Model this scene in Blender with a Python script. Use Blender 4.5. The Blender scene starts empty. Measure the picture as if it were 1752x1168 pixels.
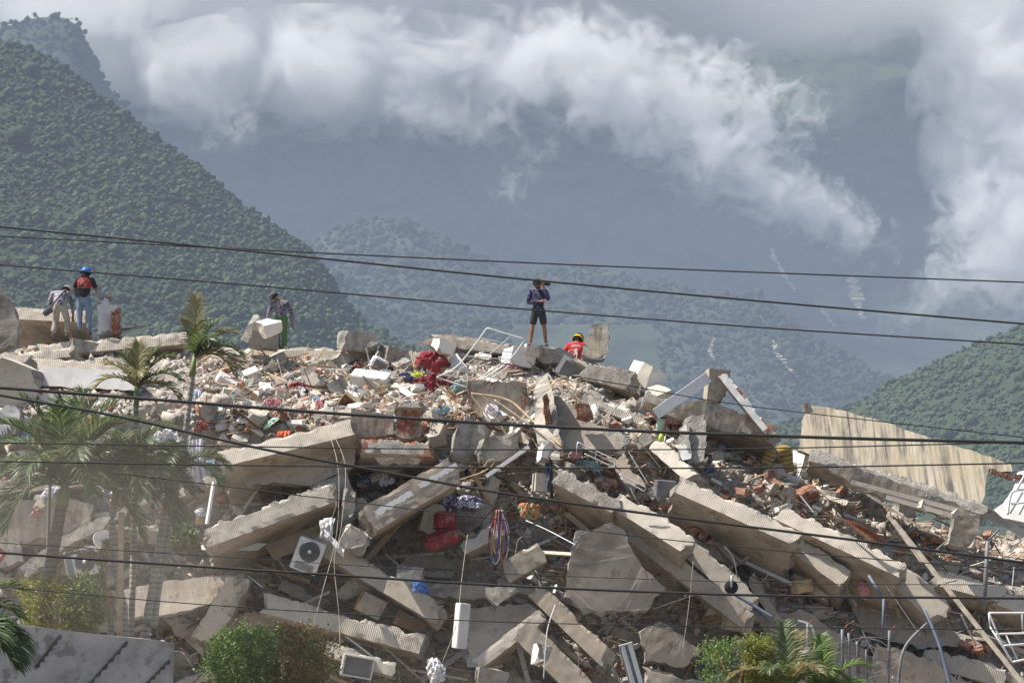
import bpy, bmesh, math, random
import numpy as np
from mathutils import Vector, Matrix, noise
R = random.Random(7)
NR = np.random.RandomState(11)
rad = math.radians
scene = bpy.context.scene
col = scene.collection

# ------------------------------------------------------------------ camera
FPX = 4193.0            # focal length in photograph pixels (1752 wide)
HORIZ = 1120.0         # row of the horizon: he looks up from the street
ZC = 2.6                # height of the lens above the ground
PITCH = math.atan((HORIZ - 584.0) / FPX)
cam_d = bpy.data.cameras.new('camera')
cam = bpy.data.objects.new('camera', cam_d)
col.objects.link(cam)
cam.location = (0, 0, ZC)
cam.rotation_euler = (math.pi / 2 + PITCH, 0, 0)
cam_d.sensor_width = 36.0
cam_d.lens = 36.0 * FPX / 1752.0
cam_d.clip_start = 0.5
cam_d.clip_end = 30000
scene.camera = cam

# ------------------------------------------------------------------ sky, sun, exposure
SUN_EL, SUN_AZ = rad(59), rad(-95)     # azimuth measured from +Y (view direction), negative = left
sd = Vector((math.sin(SUN_AZ) * math.cos(SUN_EL), math.cos(SUN_AZ) * math.cos(SUN_EL), math.sin(SUN_EL)))
world = bpy.data.worlds.new('World')
scene.world = world
world.use_nodes = True
wn = world.node_tree
bg = wn.nodes['Background']
sky_n = wn.nodes.new('ShaderNodeTexSky')
sky_n.sky_type = 'NISHITA'
sky_n.sun_disc = False
sky_n.sun_elevation = SUN_EL
sky_n.sun_rotation = SUN_AZ
sky_n.dust_density = 2.0
wn.links.new(sky_n.outputs[0], bg.inputs[0])
bg.inputs[1].default_value = 0.08
sun_d = bpy.data.lights.new('sun', 'SUN')
sun_d.energy = 5.0
sun_d.angle = rad(0.6)
sun_d.color = (1.0, 0.95, 0.87)
sun = bpy.data.objects.new('sun', sun_d)
col.objects.link(sun)
sun.location = sd * 200
sun.rotation_euler = sd.to_track_quat('Z', 'Y').to_euler()
vs = scene.view_settings
vs.view_transform = 'Standard'
vs.look = 'None'
vs.exposure = 0.72
vs.gamma = 1.0
vs.use_curve_mapping = False
scene.render.engine = 'CYCLES'
cy = scene.cycles
cy.use_denoising = True
try:
    cy.denoiser = 'OPENIMAGEDENOISE'
except Exception:
    pass
cy.max_bounces = 9
cy.diffuse_bounces = 3
cy.glossy_bounces = 2
cy.transmission_bounces = 3
cy.volume_bounces = 8
cy.transparent_max_bounces = 12
cy.volume_max_steps = 512
cy.use_adaptive_sampling = True
cy.adaptive_threshold = 0.02
cy.sample_clamp_indirect = 6

# ------------------------------------------------------------------ helpers
def ray(px, py):
    dx = (px - 876.0) / FPX
    dz = (584.0 - py) / FPX
    c, s = math.cos(PITCH), math.sin(PITCH)
    return Vector((dx, c - s * dz, s + c * dz))

def P(px, py, Y):
    """the point at distance Y from the photographer's street edge seen in that direction"""
    d = ray(px, py)
    return Vector((0, 0, ZC)) + d * (Y / d.y)

def mpp(Y):
    return Y / FPX

def link(o, parent=None):
    col.objects.link(o)
    if parent is not None:
        o.parent = parent
    return o

def tag(o, label=None, cat=None, group=None, kind=None):
    if label: o['label'] = label
    if cat: o['category'] = cat
    if group: o['group'] = group
    if kind: o['kind'] = kind
    return o

def empty(name, loc, label=None, cat=None, group=None, rz=0.0):
    o = bpy.data.objects.new(name, None)
    o.empty_display_size = 0.1
    o.location = loc
    o.rotation_euler = (0, 0, rz)
    link(o)
    tag(o, label, cat, group)
    return o

def smooth(me, flag=True):
    me.polygons.foreach_set('use_smooth', [flag] * len(me.polygons))

def obj_from(name, me, mats, parent=None, loc=None):
    if not isinstance(mats, (list, tuple)):
        mats = [mats]
    if len(me.materials) == 0:
        for m in mats:
            me.materials.append(m)
    o = bpy.data.objects.new(name, me)
    if loc is not None:
        o.location = loc
    link(o, parent)
    return o

def mesh_obj(name, verts, faces, mats, parent=None, fmat=None, sm=False, center=True):
    """verts in world space (or in the parent's space when parented)"""
    vs_ = [Vector(v) for v in verts]
    c = Vector((0, 0, 0))
    if center and vs_:
        c = sum(vs_, Vector((0, 0, 0))) / len(vs_)
    me = bpy.data.meshes.new(name)
    me.from_pydata([tuple(v - c) for v in vs_], [], faces)
    if not isinstance(mats, (list, tuple)):
        mats = [mats]
    for m in mats:
        me.materials.append(m)
    if fmat is not None:
        me.polygons.foreach_set('material_index', fmat)
    if sm:
        smooth(me)
    o = bpy.data.objects.new(name, me)
    o.location = c
    link(o, parent)
    return o

def np_mesh(name, V, F, mat, sm=False):
    me = bpy.data.meshes.new(name)
    nv, nf = len(V), len(F)
    me.vertices.add(nv)
    me.vertices.foreach_set('co', V.astype(np.float32).ravel())
    k = F.shape[1]
    me.loops.add(nf * k)
    me.loops.foreach_set('vertex_index', F.astype(np.int32).ravel())
    me.polygons.add(nf)
    me.polygons.foreach_set('loop_start', np.arange(0, nf * k, k, dtype=np.int32))
    me.polygons.foreach_set('loop_total', np.full(nf, k, dtype=np.int32))
    if sm:
        me.polygons.foreach_set('use_smooth', np.ones(nf, dtype=bool))
    me.update(calc_edges=True)
    if mat is not None:
        me.materials.append(mat)
    return me

def scatter_mesh(name, templates, pos, scl, mat, sm=False, rot=None, squash=None):
    """many small solids as one mesh; templates = list of (V, F tri)"""
    n = len(pos)
    pick = NR.randint(0, len(templates), n)
    Vs, Fs, off = [], [], 0
    for ti, (TV, TF) in enumerate(templates):
        idx = np.where(pick == ti)[0]
        if len(idx) == 0:
            continue
        q = NR.normal(size=(len(idx), 4))
        if rot == 'z':
            q[:, 1] = 0; q[:, 2] = 0
        q /= np.linalg.norm(q, axis=1)[:, None]
        w, x, y, z = q.T
        M = np.stack([1-2*(y*y+z*z), 2*(x*y-z*w), 2*(x*z+y*w),
                      2*(x*y+z*w), 1-2*(x*x+z*z), 2*(y*z-x*w),
                      2*(x*z-y*w), 2*(y*z+x*w), 1-2*(x*x+y*y)], axis=1).reshape(-1, 3, 3)
        S = scl[idx]
        TVs = TV[None, :, :] * (S[:, None, :] if S.ndim == 2 else S[:, None, None])
        W = np.einsum('nij,nvj->nvi', M, TVs) + pos[idx][:, None, :]
        m = len(TV)
        F = TF[None, :, :] + (np.arange(len(idx)) * m)[:, None, None] + off
        Vs.append(W.reshape(-1, 3)); Fs.append(F.reshape(-1, 3))
        off += m * len(idx)
    return np_mesh(name, np.concatenate(Vs), np.concatenate(Fs), mat, sm)

def hull_template(seed, n=14, box=False, flat=1.0):
    r = random.Random(seed)
    bm = bmesh.new()
    for i in range(n):
        if box:
            s = [r.choice((-1, 1)) * r.uniform(.7, 1.0) for _ in range(3)]
            v = Vector(s) * 0.6
        else:
            v = Vector((r.gauss(0, 1), r.gauss(0, 1), r.gauss(0, 1))).normalized() * r.uniform(.75, 1.0) * 0.5
        v.z *= flat
        bm.verts.new(v)
    bmesh.ops.convex_hull(bm, input=bm.verts[:])
    bmesh.ops.delete(bm, geom=[v for v in bm.verts if not v.link_faces], context='VERTS')
    bmesh.ops.triangulate(bm, faces=bm.faces[:])
    bm.verts.index_update()
    V = np.array([v.co[:] for v in bm.verts]); F = np.array([[v.index for v in f.verts] for f in bm.faces])
    bm.free()
    return V, F

# ------------------------------------------------------------------ materials
MAT = {}
def nt(name):
    m = bpy.data.materials.new(name)
    m.use_nodes = True
    t = m.node_tree
    return m, t, t.nodes['Principled BSDF']

def N(t, kind, **kw):
    n = t.nodes.new(kind)
    for k, v in kw.items():
        if k in n.inputs:
            n.inputs[k].default_value = v
        else:
            setattr(n, k, v)
    return n

def ramp(t, stops, interp='LINEAR'):
    n = t.nodes.new('ShaderNodeValToRGB')
    n.color_ramp.interpolation = interp
    e = n.color_ramp.elements
    while len(e) > 1:
        e.remove(e[-1])
    e[0].position = stops[0][0]; e[0].color = (*stops[0][1], 1)
    for p, c in stops[1:]:
        x = e.new(p); x.color = (*c, 1)
    return n

def mul(c, k):
    return tuple(min(1, x * k) for x in c)

def basic(name, c, rough=.9, scale=2.0, var=.25, bump=.3, bscale=30.0, bdist=.01, metal=0.0, dust=None, stripes=None, spots=None, coord='Object', island=0.0):
    """colour mottled at two sizes, fine relief; stripes=(axis scale, depth) gives combed plaster"""
    m, t, b = nt(name)
    tc = N(t, 'ShaderNodeTexCoord')
    L = t.links.new
    n1 = N(t, 'ShaderNodeTexNoise', Scale=scale, Detail=6.0, Roughness=.65)
    L(tc.outputs[coord], n1.inputs['Vector'])
    r1 = ramp(t, [(.36, mul(c, 1 - var)), (.5, c), (.64, mul(c, 1 + var * .5))])
    L(n1.outputs['Fac'], r1.inputs[0])
    out = r1.outputs[0]
    if island:
        gi = N(t, 'ShaderNodeNewGeometry'); oi = N(t, 'ShaderNodeObjectInfo')
        ad = N(t, 'ShaderNodeMath', operation='ADD'); L(oi.outputs['Random'], ad.inputs[0]); L(gi.outputs['Random Per Island'], ad.inputs[1])
        fr = N(t, 'ShaderNodeMath', operation='FRACT'); L(ad.outputs[0], fr.inputs[0])
        mr = N(t, 'ShaderNodeMapRange'); mr.inputs[3].default_value = 1 - island; mr.inputs[4].default_value = 1 + island
        L(fr.outputs[0], mr.inputs[0])
        hs = N(t, 'ShaderNodeHueSaturation'); L(mr.outputs[0], hs.inputs['Value']); L(out, hs.inputs['Color']); out = hs.outputs[0]
    if spots:
        ns = N(t, 'ShaderNodeTexNoise', Scale=spots[1], Detail=8.0, Roughness=.7)
        L(tc.outputs[coord], ns.inputs['Vector'])
        rs = ramp(t, [(spots[2], (0, 0, 0)), (spots[2] + .06, (1, 1, 1))])
        L(ns.outputs['Fac'], rs.inputs[0])
        mx = N(t, 'ShaderNodeMixRGB'); L(rs.outputs[0], mx.inputs[0]); L(out, mx.inputs[1]); mx.inputs[2].default_value = (*spots[0], 1)
        out = mx.outputs[0]
    n2 = N(t, 'ShaderNodeTexNoise', Scale=bscale, Detail=5.0, Roughness=.7)
    L(tc.outputs[coord], n2.inputs['Vector'])
    h = n2.outputs['Fac']
    if stripes:
        sp = N(t, 'ShaderNodeTexWave', Scale=stripes[0], Distortion=2.2, Detail=2.0)
        sp.inputs['Detail Scale'].default_value = .6
        sp.bands_direction = stripes[2] if len(stripes) > 2 else 'X'
        L(tc.outputs[coord], sp.inputs['Vector'])
        md = N(t, 'ShaderNodeMixRGB', blend_type='MULTIPLY'); md.inputs[0].default_value = stripes[1]
        rr = ramp(t, [(.0, (.45, .43, .40)), (.45, (1, 1, 1))])
        L(sp.outputs['Fac'], rr.inputs[0])
        L(out, md.inputs[1]); L(rr.outputs[0], md.inputs[2]); out = md.outputs[0]
        ma = N(t, 'ShaderNodeMath', operation='MULTIPLY_ADD'); L(sp.outputs['Fac'], ma.inputs[0]); ma.inputs[1].default_value = 1.0; L(h, ma.inputs[2]); h = ma.outputs[0]
    L(out, b.inputs['Base Color'])
    bp = N(t, 'ShaderNodeBump', Strength=bump, Distance=bdist)
    L(h, bp.inputs['Height']); L(bp.outputs[0], b.inputs['Normal'])
    b.inputs['Roughness'].default_value = rough
    b.inputs['Metallic'].default_value = metal
    b.inputs['Specular IOR Level'].default_value = .25
    MAT[name] = m
    return m
# ------------------------------------------------------------------ hills, mountains, haze, clouds
def fbm(x, y, s, oct=5, seed=0.0, ridged=False):
    out = np.zeros_like(x)
    flat = out.ravel(); xs = x.ravel(); ys = y.ravel()
    for i in range(len(flat)):
        a, fr, v = 1.0, s, 0.0
        for o in range(oct):
            n = noise.noise((xs[i] * fr + seed, ys[i] * fr - seed, seed * .37 + o * 3.1))
            v += a * ((1 - abs(n) * 2) * .6 if ridged else n)
            a *= .5; fr *= 2.03
        flat[i] = v
    return out

def hill_height(sil, Yr, Yf, Yb, amp, nscale, seed, power=1.0):
    pts = [(P(px, py, Yr).x, P(px, py, Yr).z) for px, py in sil]
    xs = np.array([p[0] for p in pts]); zs = np.array([p[1] for p in pts])
    def h(x, y):
        zr = np.interp(x, xs, zs)
        t = np.where(y <= Yr, (y - Yf) / (Yr - Yf), (Yb - y) / (Yb - Yr))
        t = np.clip(t, 0, 1)
        n = fbm(x, y, nscale, 5, seed, True)
        env = np.clip(t * (1.15 - t) * 3.2, 0, 1)
        return zr * t ** power + amp * env * n - (1 - t) * 6
    return h

basic('forest_floor', (.034, .052, .022), .95, .05, .3, .3, 1.0, .2)  # floor kept dark: shade between the crowns is put into its colour
basic('far_floor', (.045, .062, .040), .95, .012, .6, .8, .09, 6.0)
def hill_mesh(name, h, x0, x1, y0, y1, nx, ny, mat, label, kind='structure'):
    mat = MAT['forest_floor' if mat is MAT['forest'] else 'far_floor']
    X, Y = np.meshgrid(np.linspace(x0, x1, nx), np.linspace(y0, y1, ny))
    Z = h(X, Y)
    V = np.stack([X, Y, Z], -1).reshape(-1, 3)
    i = np.arange(nx * ny).reshape(ny, nx)
    F = np.stack([i[:-1, :-1], i[:-1, 1:], i[1:, 1:], i[1:, :-1]], -1).reshape(-1, 4)
    me = np_mesh(name, V, F, mat, True)
    o = obj_from(name, me, mat)
    tag(o, label, None, None, kind)
    return o, X, Y, Z

def forest_mat(name, c1, c2, c3, scale, big, bdist):
    m, t, b = nt(name)
    L = t.links.new
    tc = N(t, 'ShaderNodeTexCoord')
    v = N(t, 'ShaderNodeTexVoronoi', Scale=scale, Randomness=1.0)
    L(tc.outputs['Object'], v.inputs['Vector'])
    n = N(t, 'ShaderNodeTexNoise', Scale=big, Detail=8.0, Roughness=.7)
    L(tc.outputs['Object'], n.inputs['Vector'])
    gi = N(t, 'ShaderNodeNewGeometry')
    ad = N(t, 'ShaderNodeMath', operation='MULTIPLY_ADD'); L(gi.outputs['Random Per Island'], ad.inputs[0]); ad.inputs[1].default_value = .45
    L(n.outputs['Fac'], ad.inputs[2])
    sb = N(t, 'ShaderNodeMath', operation='SUBTRACT'); L(ad.outputs[0], sb.inputs[0]); sb.inputs[1].default_value = .22
    r = ramp(t, [(.25, c1), (.5, c2), (.75, c3)])
    L(sb.outputs[0], r.inputs[0])
    L(r.outputs[0], b.inputs['Base Color'])
    iv = N(t, 'ShaderNodeMath', operation='SUBTRACT'); iv.inputs[0].default_value = 1; L(v.outputs['Distance'], iv.inputs[1])
    bp = N(t, 'ShaderNodeBump', Strength=1.0, Distance=bdist)
    L(iv.outputs[0], bp.inputs['Height']); L(bp.outputs[0], b.inputs['Normal'])
    b.inputs['Roughness'].default_value = .9
    b.inputs['Specular IOR Level'].default_value = .1
    MAT[name] = m
    return m

forest_mat('forest', (.044, .064, .030), (.060, .084, .040), (.084, .110, .054), .5, .012, 1.0)
forest_mat('far_forest', (.022, .033, .020), (.032, .045, .026), (.046, .060, .034), .12, .006, 1.5)

# ground sheet
gm = basic('dirt', (.17, .145, .115), .95, .5, .3, .5, 8.0, .03)
g = mesh_obj('ground', [(-1500, -40, 0), (1500, -40, 0), (1500, 3880, 0), (-1500, 3880, 0)], [(0, 1, 2, 3)], gm)
tag(g, 'bare dusty ground under and around the heap', None, None, 'structure')

# near green hill on the left, its top sloping down to the right
silL = [(-700, -60), (-300, -10), (0, 72), (60, 92), (110, 118), (150, 150), (190, 186), (260, 238), (340, 292), (400, 345), (440, 374), (500, 410), (530, 432), (560, 468), (590, 512), (620, 552), (700, 600), (900, 640)]
hL = hill_height(silL, 1450, 900, 1900, 9, .006, 3.3, .9)
o, X, Y, Z = hill_mesh('left_hill', hL, -560, 30, 880, 1900, 120, 130, MAT['forest'], 'near green forested hill falling to the right')
silR = [(1100, 780), (1300, 740), (1440, 702), (1480, 686), (1540, 655), (1600, 625), (1680, 590), (1752, 560), (1900, 500), (2200, 420), (2600, 330)]
hR = hill_height(silR, 1500, 1000, 1950, 7, .006, 8.1, .9)
hill_mesh('right_hill', hR, 60, 640, 980, 1950, 120, 120, MAT['forest'], 'near green forested hill rising to the right behind the stained wall')
# the forest canopy on both hills
def ico(seed, sub=2):
    bm = bmesh.new()
    bmesh.ops.create_icosphere(bm, subdivisions=sub, radius=1.0)
    for v in bm.verts:
        k = 1 + .38 * noise.noise(v.co * 1.9 + Vector((seed * 7.1, seed, 0)))
        v.co = v.co * k
        v.co.z *= .85
    bm.verts.index_update()
    V = np.array([v.co[:] for v in bm.verts]); F = np.array([[v.index for v in f.verts] for f in bm.faces])
    bm.free(); return V, F
crowns = [ico(s, 1) for s in range(10)]
def canopy(name, label, h, x0, x1, y0, y1, n, seed, size=2.0, tm=None, mat='forest', pymax=1200):
    r = np.random.RandomState(seed)
    x = r.uniform(x0, x1, n); y = r.uniform(y0, y1, n)
    z = h(x, y)
    vx = 876 + FPX * x / y
    vy = 584 - FPX * np.tan(np.arctan((z - ZC) / y) - PITCH)
    ok = (vx > -160) & (vx < 1920) & (z > 2) & (vy < pymax) & (vy > -60)
    x, y, z = x[ok], y[ok], z[ok]
    s = r.lognormal(.0, .45, len(x)) * size
    S = np.stack([s, s, s * r.uniform(.8, 1.35, len(x))], 1)
    me = scatter_mesh(name, tm or crowns, np.stack([x, y, z + s * .45], 1), S, MAT[mat], True, 'z')
    tag(obj_from(name, me, MAT[mat]), label, 'forest', None, 'stuff')
canopy('forest_canopy', 'dense green tree crowns covering the near left hill', hL, -360, 0, 900, 1480, 36000, 5, 1.05, None, 'forest', 700)
canopy('forest_canopy', 'dense green tree crowns covering the near right hill', hR, 150, 420, 1010, 1530, 12000, 6, 1.05, None, 'forest', 900)

# the ridge peeping over the left hill, and the far spurs inside the haze
silB = [(-900, 60), (-300, 40), (0, 58), (50, 40), (100, 36), (130, 44), (150, 74), (175, 140), (230, 215), (330, 300), (420, 380), (520, 460), (700, 560)]
hB = hill_height(silB, 2600, 1920, 3100, 18, .0022, 5.5, 1.0)
hill_mesh('back_ridge', hB, -1350, 150, 1950, 3100, 110, 90, MAT['far_forest'], 'blue green ridge peeping over the near left hill')
silM = [(100, 620), (300, 520), (430, 430), (520, 436), (570, 410), (640, 392), (700, 396), (760, 424), (820, 456), (870, 484), (920, 478), (980, 466), (1040, 476), (1090, 488), (1150, 500), (1220, 520), (1300, 520), (1400, 600), (1600, 700), (2000, 800)]
hM = hill_height(silM, 3150, 2300, 3700, 30, .0016, 2.2, .95)
hill_mesh('mid_spurs', hM, -620, 760, 2300, 3700, 140, 100, MAT['far_forest'], 'low hazy forested spurs in front of the far mountain')

# far mountains: beyond the haze box
def far_mountain():
    silF = [(-2500, -80), (-900, -60), (-200, -30), (300, -40), (800, -40), (1050, 10), (1200, 40), (1350, 60), (1450, 44), (1540, 20), (1590, 30), (1640, 80), (1700, 150), (1800, 170), (2100, 110), (2600, 0), (3600, -60)]
    h1 = hill_height(silF, 6200, 3950, 7400, 210, .0009, 6.6, .8)
    silS = [(500, 640), (800, 470), (950, 330), (1050, 262), (1110, 240), (1170, 262), (1235, 290), (1290, 350), (1360, 420), (1450, 500), (1600, 600)]
    h2 = hill_height(silS, 4900, 3950, 6000, 110, .0016, 9.2, .9)
    def h(x, y):
        return np.maximum(h1(x, y), h2(x, y))
    o, X, Y, Z = hill_mesh('far_mountain', h, -3300, 3300, 3950, 7400, 240, 130, MAT['far_forest'], 'tall hazy forested mountain range under cloud')
    return o, h
mtn, hF = far_mountain()
low = [ico(s + 20, 1) for s in range(6)]
canopy('forest_canopy', 'hazy tree crowns covering the low spurs', hM, -600, 740, 2320, 3200, 22000, 7, 3.0, low, 'far_forest', 760)
canopy('forest_canopy', 'hazy tree crowns on the ridge behind the left hill', hB, -600, 0, 1960, 2650, 12000, 9, 2.4, low, 'far_forest', 620)
# landslide scars: bare earth patches lying on the mountain face
scar_m = basic('scar_earth', (.42, .36, .29), .95, .05, .35, .4, .2, 1.0)
def terrain_hit(h, px, py, y0, y1, st=12.0):
    for Y in np.arange(y0, y1, st):
        p = P(px, py, Y)
        if h(np.array([p.x]), np.array([p.y]))[0] >= p.z:
            return p
    return None
def scar(pts, wpx, label):
    L_, R_ = [], []
    n = 30
    seq = []
    for k in range(n + 1):
        t = k / n * (len(pts) - 1)
        i = min(int(t), len(pts) - 2); f = t - i
        seq.append((pts[i][0] * (1 - f) + pts[i + 1][0] * f + R.uniform(-2, 2), pts[i][1] * (1 - f) + pts[i + 1][1] * f))
    vs_, fs = [], []
    for k, (px, py) in enumerate(seq):
        w = wpx * (.25 + .75 * math.sin(math.pi * min(1, .15 + k / n * .8))) * R.uniform(.25, 1.25)
        for sx in (-1, 1):
            p = terrain_hit(hs_, px + sx * w, py, 2300, 6500, 10.0)
            if p is None: return
            vs_.append(p - ray(px, py) * 30)
    for k in range(n):
        a = 2 * k
        fs.append((a, a + 1, a + 3, a + 2))
    o = mesh_obj('landslide_scar', vs_, fs, scar_m)
    tag(o, label, None, None, 'structure')
def hs_(x, y):
    return np.maximum(hF(x, y), np.where(y < 3700, hM(x, y), -50))
scar([(1322, 580), (1335, 610), (1356, 638)], 7, 'longest bare landslide streak on the mountain face')
scar([(1222, 577), (1214, 596), (1222, 618)], 4, 'short pale landslide streak above the leaning white frame')
scar([(1458, 470), (1463, 500), (1476, 545)], 12, 'broad pink landslide patch high on the mountain')
scar([(1318, 425), (1340, 470), (1362, 500)], 5, 'thin landslide streak under the drifting cloud')
scar([(1404, 525), (1418, 545), (1428, 560)], 4, 'small white rock scar between two landslides')

# haze box
def volume_mat(name, colr, dens, aniso=0.0):
    m = bpy.data.materials.new(name); m.use_nodes = True
    t = m.node_tree
    for n in list(t.nodes):
        if n.type == 'BSDF_PRINCIPLED': t.nodes.remove(n)
    out = [n for n in t.nodes if n.type == 'OUTPUT_MATERIAL'][0]
    v = t.nodes.new('ShaderNodeVolumePrincipled')
    v.inputs['Color'].default_value = (*colr, 1)
    v.inputs['Density'].default_value = dens
    v.inputs['Anisotropy'].default_value = aniso
    t.links.new(v.outputs[0], out.inputs['Volume'])
    return m, t, v
def box_vf(x0, x1, y0, y1, z0, z1):
    v = [(x, y, z) for z in (z0, z1) for y in (y0, y1) for x in (x0, x1)]
    f = [(0, 2, 3, 1), (4, 5, 7, 6), (0, 1, 5, 4), (2, 6, 7, 3), (0, 4, 6, 2), (1, 3, 7, 5)]
    return v, f
hz, _, _ = volume_mat('haze_air', (.43, .52, .68), 2.0e-4)
v_, f_ = box_vf(-1560, 1560, -60, 3920, -3, 712)
hzo = mesh_obj('haze', v_, f_, hz)
tag(hzo, 'thin blue grey haze filling the valley', None, None, 'stuff')

# clouds drifting along the mountain
def cloud(label, px, py, rx, ry, Y, ryd, dens, seed, cut=.42, nscale=2.2, tilt=0.0, mesh_sub=4):
    c = P(px, py, Y)
    k = mpp(Y)
    bm = bmesh.new()
    bmesh.ops.create_icosphere(bm, subdivisions=mesh_sub, radius=1.0)
    for v in bm.verts:
        n = noise.fractal(v.co * 1.7 + Vector((seed, seed * 2.3, 1)), 1.0, 2.0, 3)
        v.co *= 1.0 + .12 * n
    me = bpy.data.meshes.new('cloud'); bm.to_mesh(me); bm.free()
    m, t, vp = volume_mat('cloud_vapour', (1.0, 1.0, 1.0), 0.01, 0.0)
    L = t.links.new
    tc = N(t, 'ShaderNodeTexCoord')
    ln = N(t, 'ShaderNodeVectorMath', operation='LENGTH'); L(tc.outputs['Object'], ln.inputs[0])
    mp = N(t, 'ShaderNodeMapping'); L(tc.outputs['Object'], mp.inputs['Vector'])
    mp.inputs['Location'].default_value = (seed * 3.7, seed, seed * 1.3)
    big = max(rx, ry)
    mp.inputs['Scale'].default_value = (rx / big, ryd / (big * k), ry / big)
    ns = N(t, 'ShaderNodeTexNoise', Scale=nscale, Detail=9.0, Roughness=.66, Distortion=.9)
    L(mp.outputs[0], ns.inputs['Vector'])
    # value = (1 - r) + (noise - .5) * gain ; density = smooth(value)
    a = N(t, 'ShaderNodeMath', operation='MULTIPLY_ADD'); L(ns.outputs['Fac'], a.inputs[0]); a.inputs[1].default_value = 3.8
    b = N(t, 'ShaderNodeMath', operation='SUBTRACT'); b.inputs[0].default_value = 1.0 - 1.9; L(ln.outputs['Value'], b.inputs[1])
    L(b.outputs[0], a.inputs[2])
    mr = N(t, 'ShaderNodeMapRange', interpolation_type='SMOOTHSTEP')
    mr.inputs[1].default_value = cut - .22; mr.inputs[2].default_value = cut + .34
    mr.inputs[3].default_value = 0; mr.inputs[4].default_value = dens
    L(a.outputs[0], mr.inputs[0])
    L(mr.outputs[0], vp.inputs['Density'])
    try:
        m.cycles.volume_step_rate = .4
    except Exception:
        pass
    o = obj_from('cloud', me, m)
    o.location = c
    o.scale = (rx * k, ryd, ry * k)
    o.rotation_euler = (0, rad(tilt), 0)
    tag(o, label, 'cloud', 'clouds along the mountain')
    return o

cloud('broad pale cloud bank hiding the mountain crest', 520, -80, 900, 280, 4900, 420, .008, 1.0, -.05, 3.4)
cloud('grey rolling cloud belly under the bank above the left hill', 560, 125, 450, 110, 4600, 260, .014, 2.0, .30, 3.6)
cloud('long thin cloud deck over the dark mountain peak', 1330, -110, 850, 190, 4900, 420, .006, 3.0, -.05, 3.6)
cloud('cloud wall filling the valley beside the dark peak', 1800, 170, 240, 400, 4700, 300, .014, 4.0, .22, 4.0)
cloud('bright billow low in the cloud wall', 1760, 410, 190, 160, 4500, 180, .014, 5.0, .38, 3.6)
cloud('ragged cloud tongue pouring down from the bank', 1010, 130, 270, 135, 4500, 160, .016, 6.0, .40, 4.2, 10)
cloud('torn cloud scrap with holes beside the dark peak', 1240, 190, 210, 130, 4500, 130, .014, 7.0, .52, 4.6, 5)
cloud('slanting cloud streamer crossing the mountain face', 1260, 290, 280, 85, 4450, 120, .016, 8.0, .44, 4.4, 24)
cloud('lower end of the slanting cloud streamer', 1420, 370, 150, 70, 4450, 90, .014, 9.0, .50, 4.2, 30)
cloud('small lone wisp of mist on the mid slope', 880, 315, 65, 45, 4400, 40, .010, 10.0, .62, 3.2, -35)
cloud('thin ragged mist shreds under the bank', 400, 215, 95, 60, 4400, 60, .010, 11.0, .62, 4.0, -40)
cloud('mist cap on the ridge behind the left hill', 120, 10, 200, 52, 2900, 120, .012, 12.0, .22, 3.2)
cloud('faint mist veil hanging below the bank in the middle', 760, 205, 240, 60, 4450, 90, .010, 13.0, .58, 4.2, 12)
cloud('thin mist trailing below the bright billow', 1600, 500, 170, 60, 4400, 70, .008, 14.0, .56, 4.0, -35)
# ------------------------------------------------------------------ materials of the heap
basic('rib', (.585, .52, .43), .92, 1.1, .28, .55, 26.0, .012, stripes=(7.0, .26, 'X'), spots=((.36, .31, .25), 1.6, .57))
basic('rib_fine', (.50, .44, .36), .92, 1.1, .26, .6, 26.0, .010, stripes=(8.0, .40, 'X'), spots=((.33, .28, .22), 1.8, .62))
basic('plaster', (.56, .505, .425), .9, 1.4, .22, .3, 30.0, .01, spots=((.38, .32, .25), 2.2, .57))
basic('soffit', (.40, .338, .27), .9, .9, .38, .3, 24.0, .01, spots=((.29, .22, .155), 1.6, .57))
basic('raw', (.41, .38, .335), .97, 3.0, .45, 1.0, 22.0, .05, spots=((.55, .53, .49), 14.0, .60))
basic('dusty', (.35, .315, .27), .97, 2.2, .4, .9, 18.0, .04, spots=((.22, .17, .13), 7.0, .58))
basic('white', (.74, .72, .68), .85, 1.6, .16, .25, 30.0, .008, spots=((.48, .43, .37), 2.4, .66))
basic('brick', (.29, .125, .075), .95, 5.0, .5, .8, 30.0, .02, spots=((.42, .35, .29), 7.0, .53))
basic('wood', (.50, .375, .235), .8, 4.0, .3, .4, 60.0, .004)
basic('wood_dark', (.17, .105, .06), .75, 4.0, .35, .4, 60.0, .004)
basic('wood_grey', (.40, .35, .28), .85, 4.0, .3, .5, 50.0, .005)
basic('enamel', (.78, .78, .76), .4, 2.0, .12, .1, 20.0, .003, spots=((.50, .45, .39), 3.0, .62))
basic('grey_metal', (.20, .20, .205), .6, 3.0, .3, .2, 30.0, .003, metal=.2)
basic('rust', (.24, .095, .055), .85, 8.0, .4, .5, 40.0, .004)
basic('dark', (.028, .027, .026), .7, 3.0, .2, .2, 30.0, .003)
basic('cable_black', (.04, .04, .042), .6, 3.0, .2, .1, 30.0, .001)
basic('blue_pipe', (.15, .18, .25), .5, 3.0, .2, .1, 30.0, .001)
basic('pvc', (.55, .55, .57), .5, 3.0, .2, .1, 30.0, .001)
basic('old_wall', (.42, .405, .385), .95, 1.2, .35, .7, 12.0, .015, spots=((.27, .255, .24), 2.2, .54))
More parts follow.
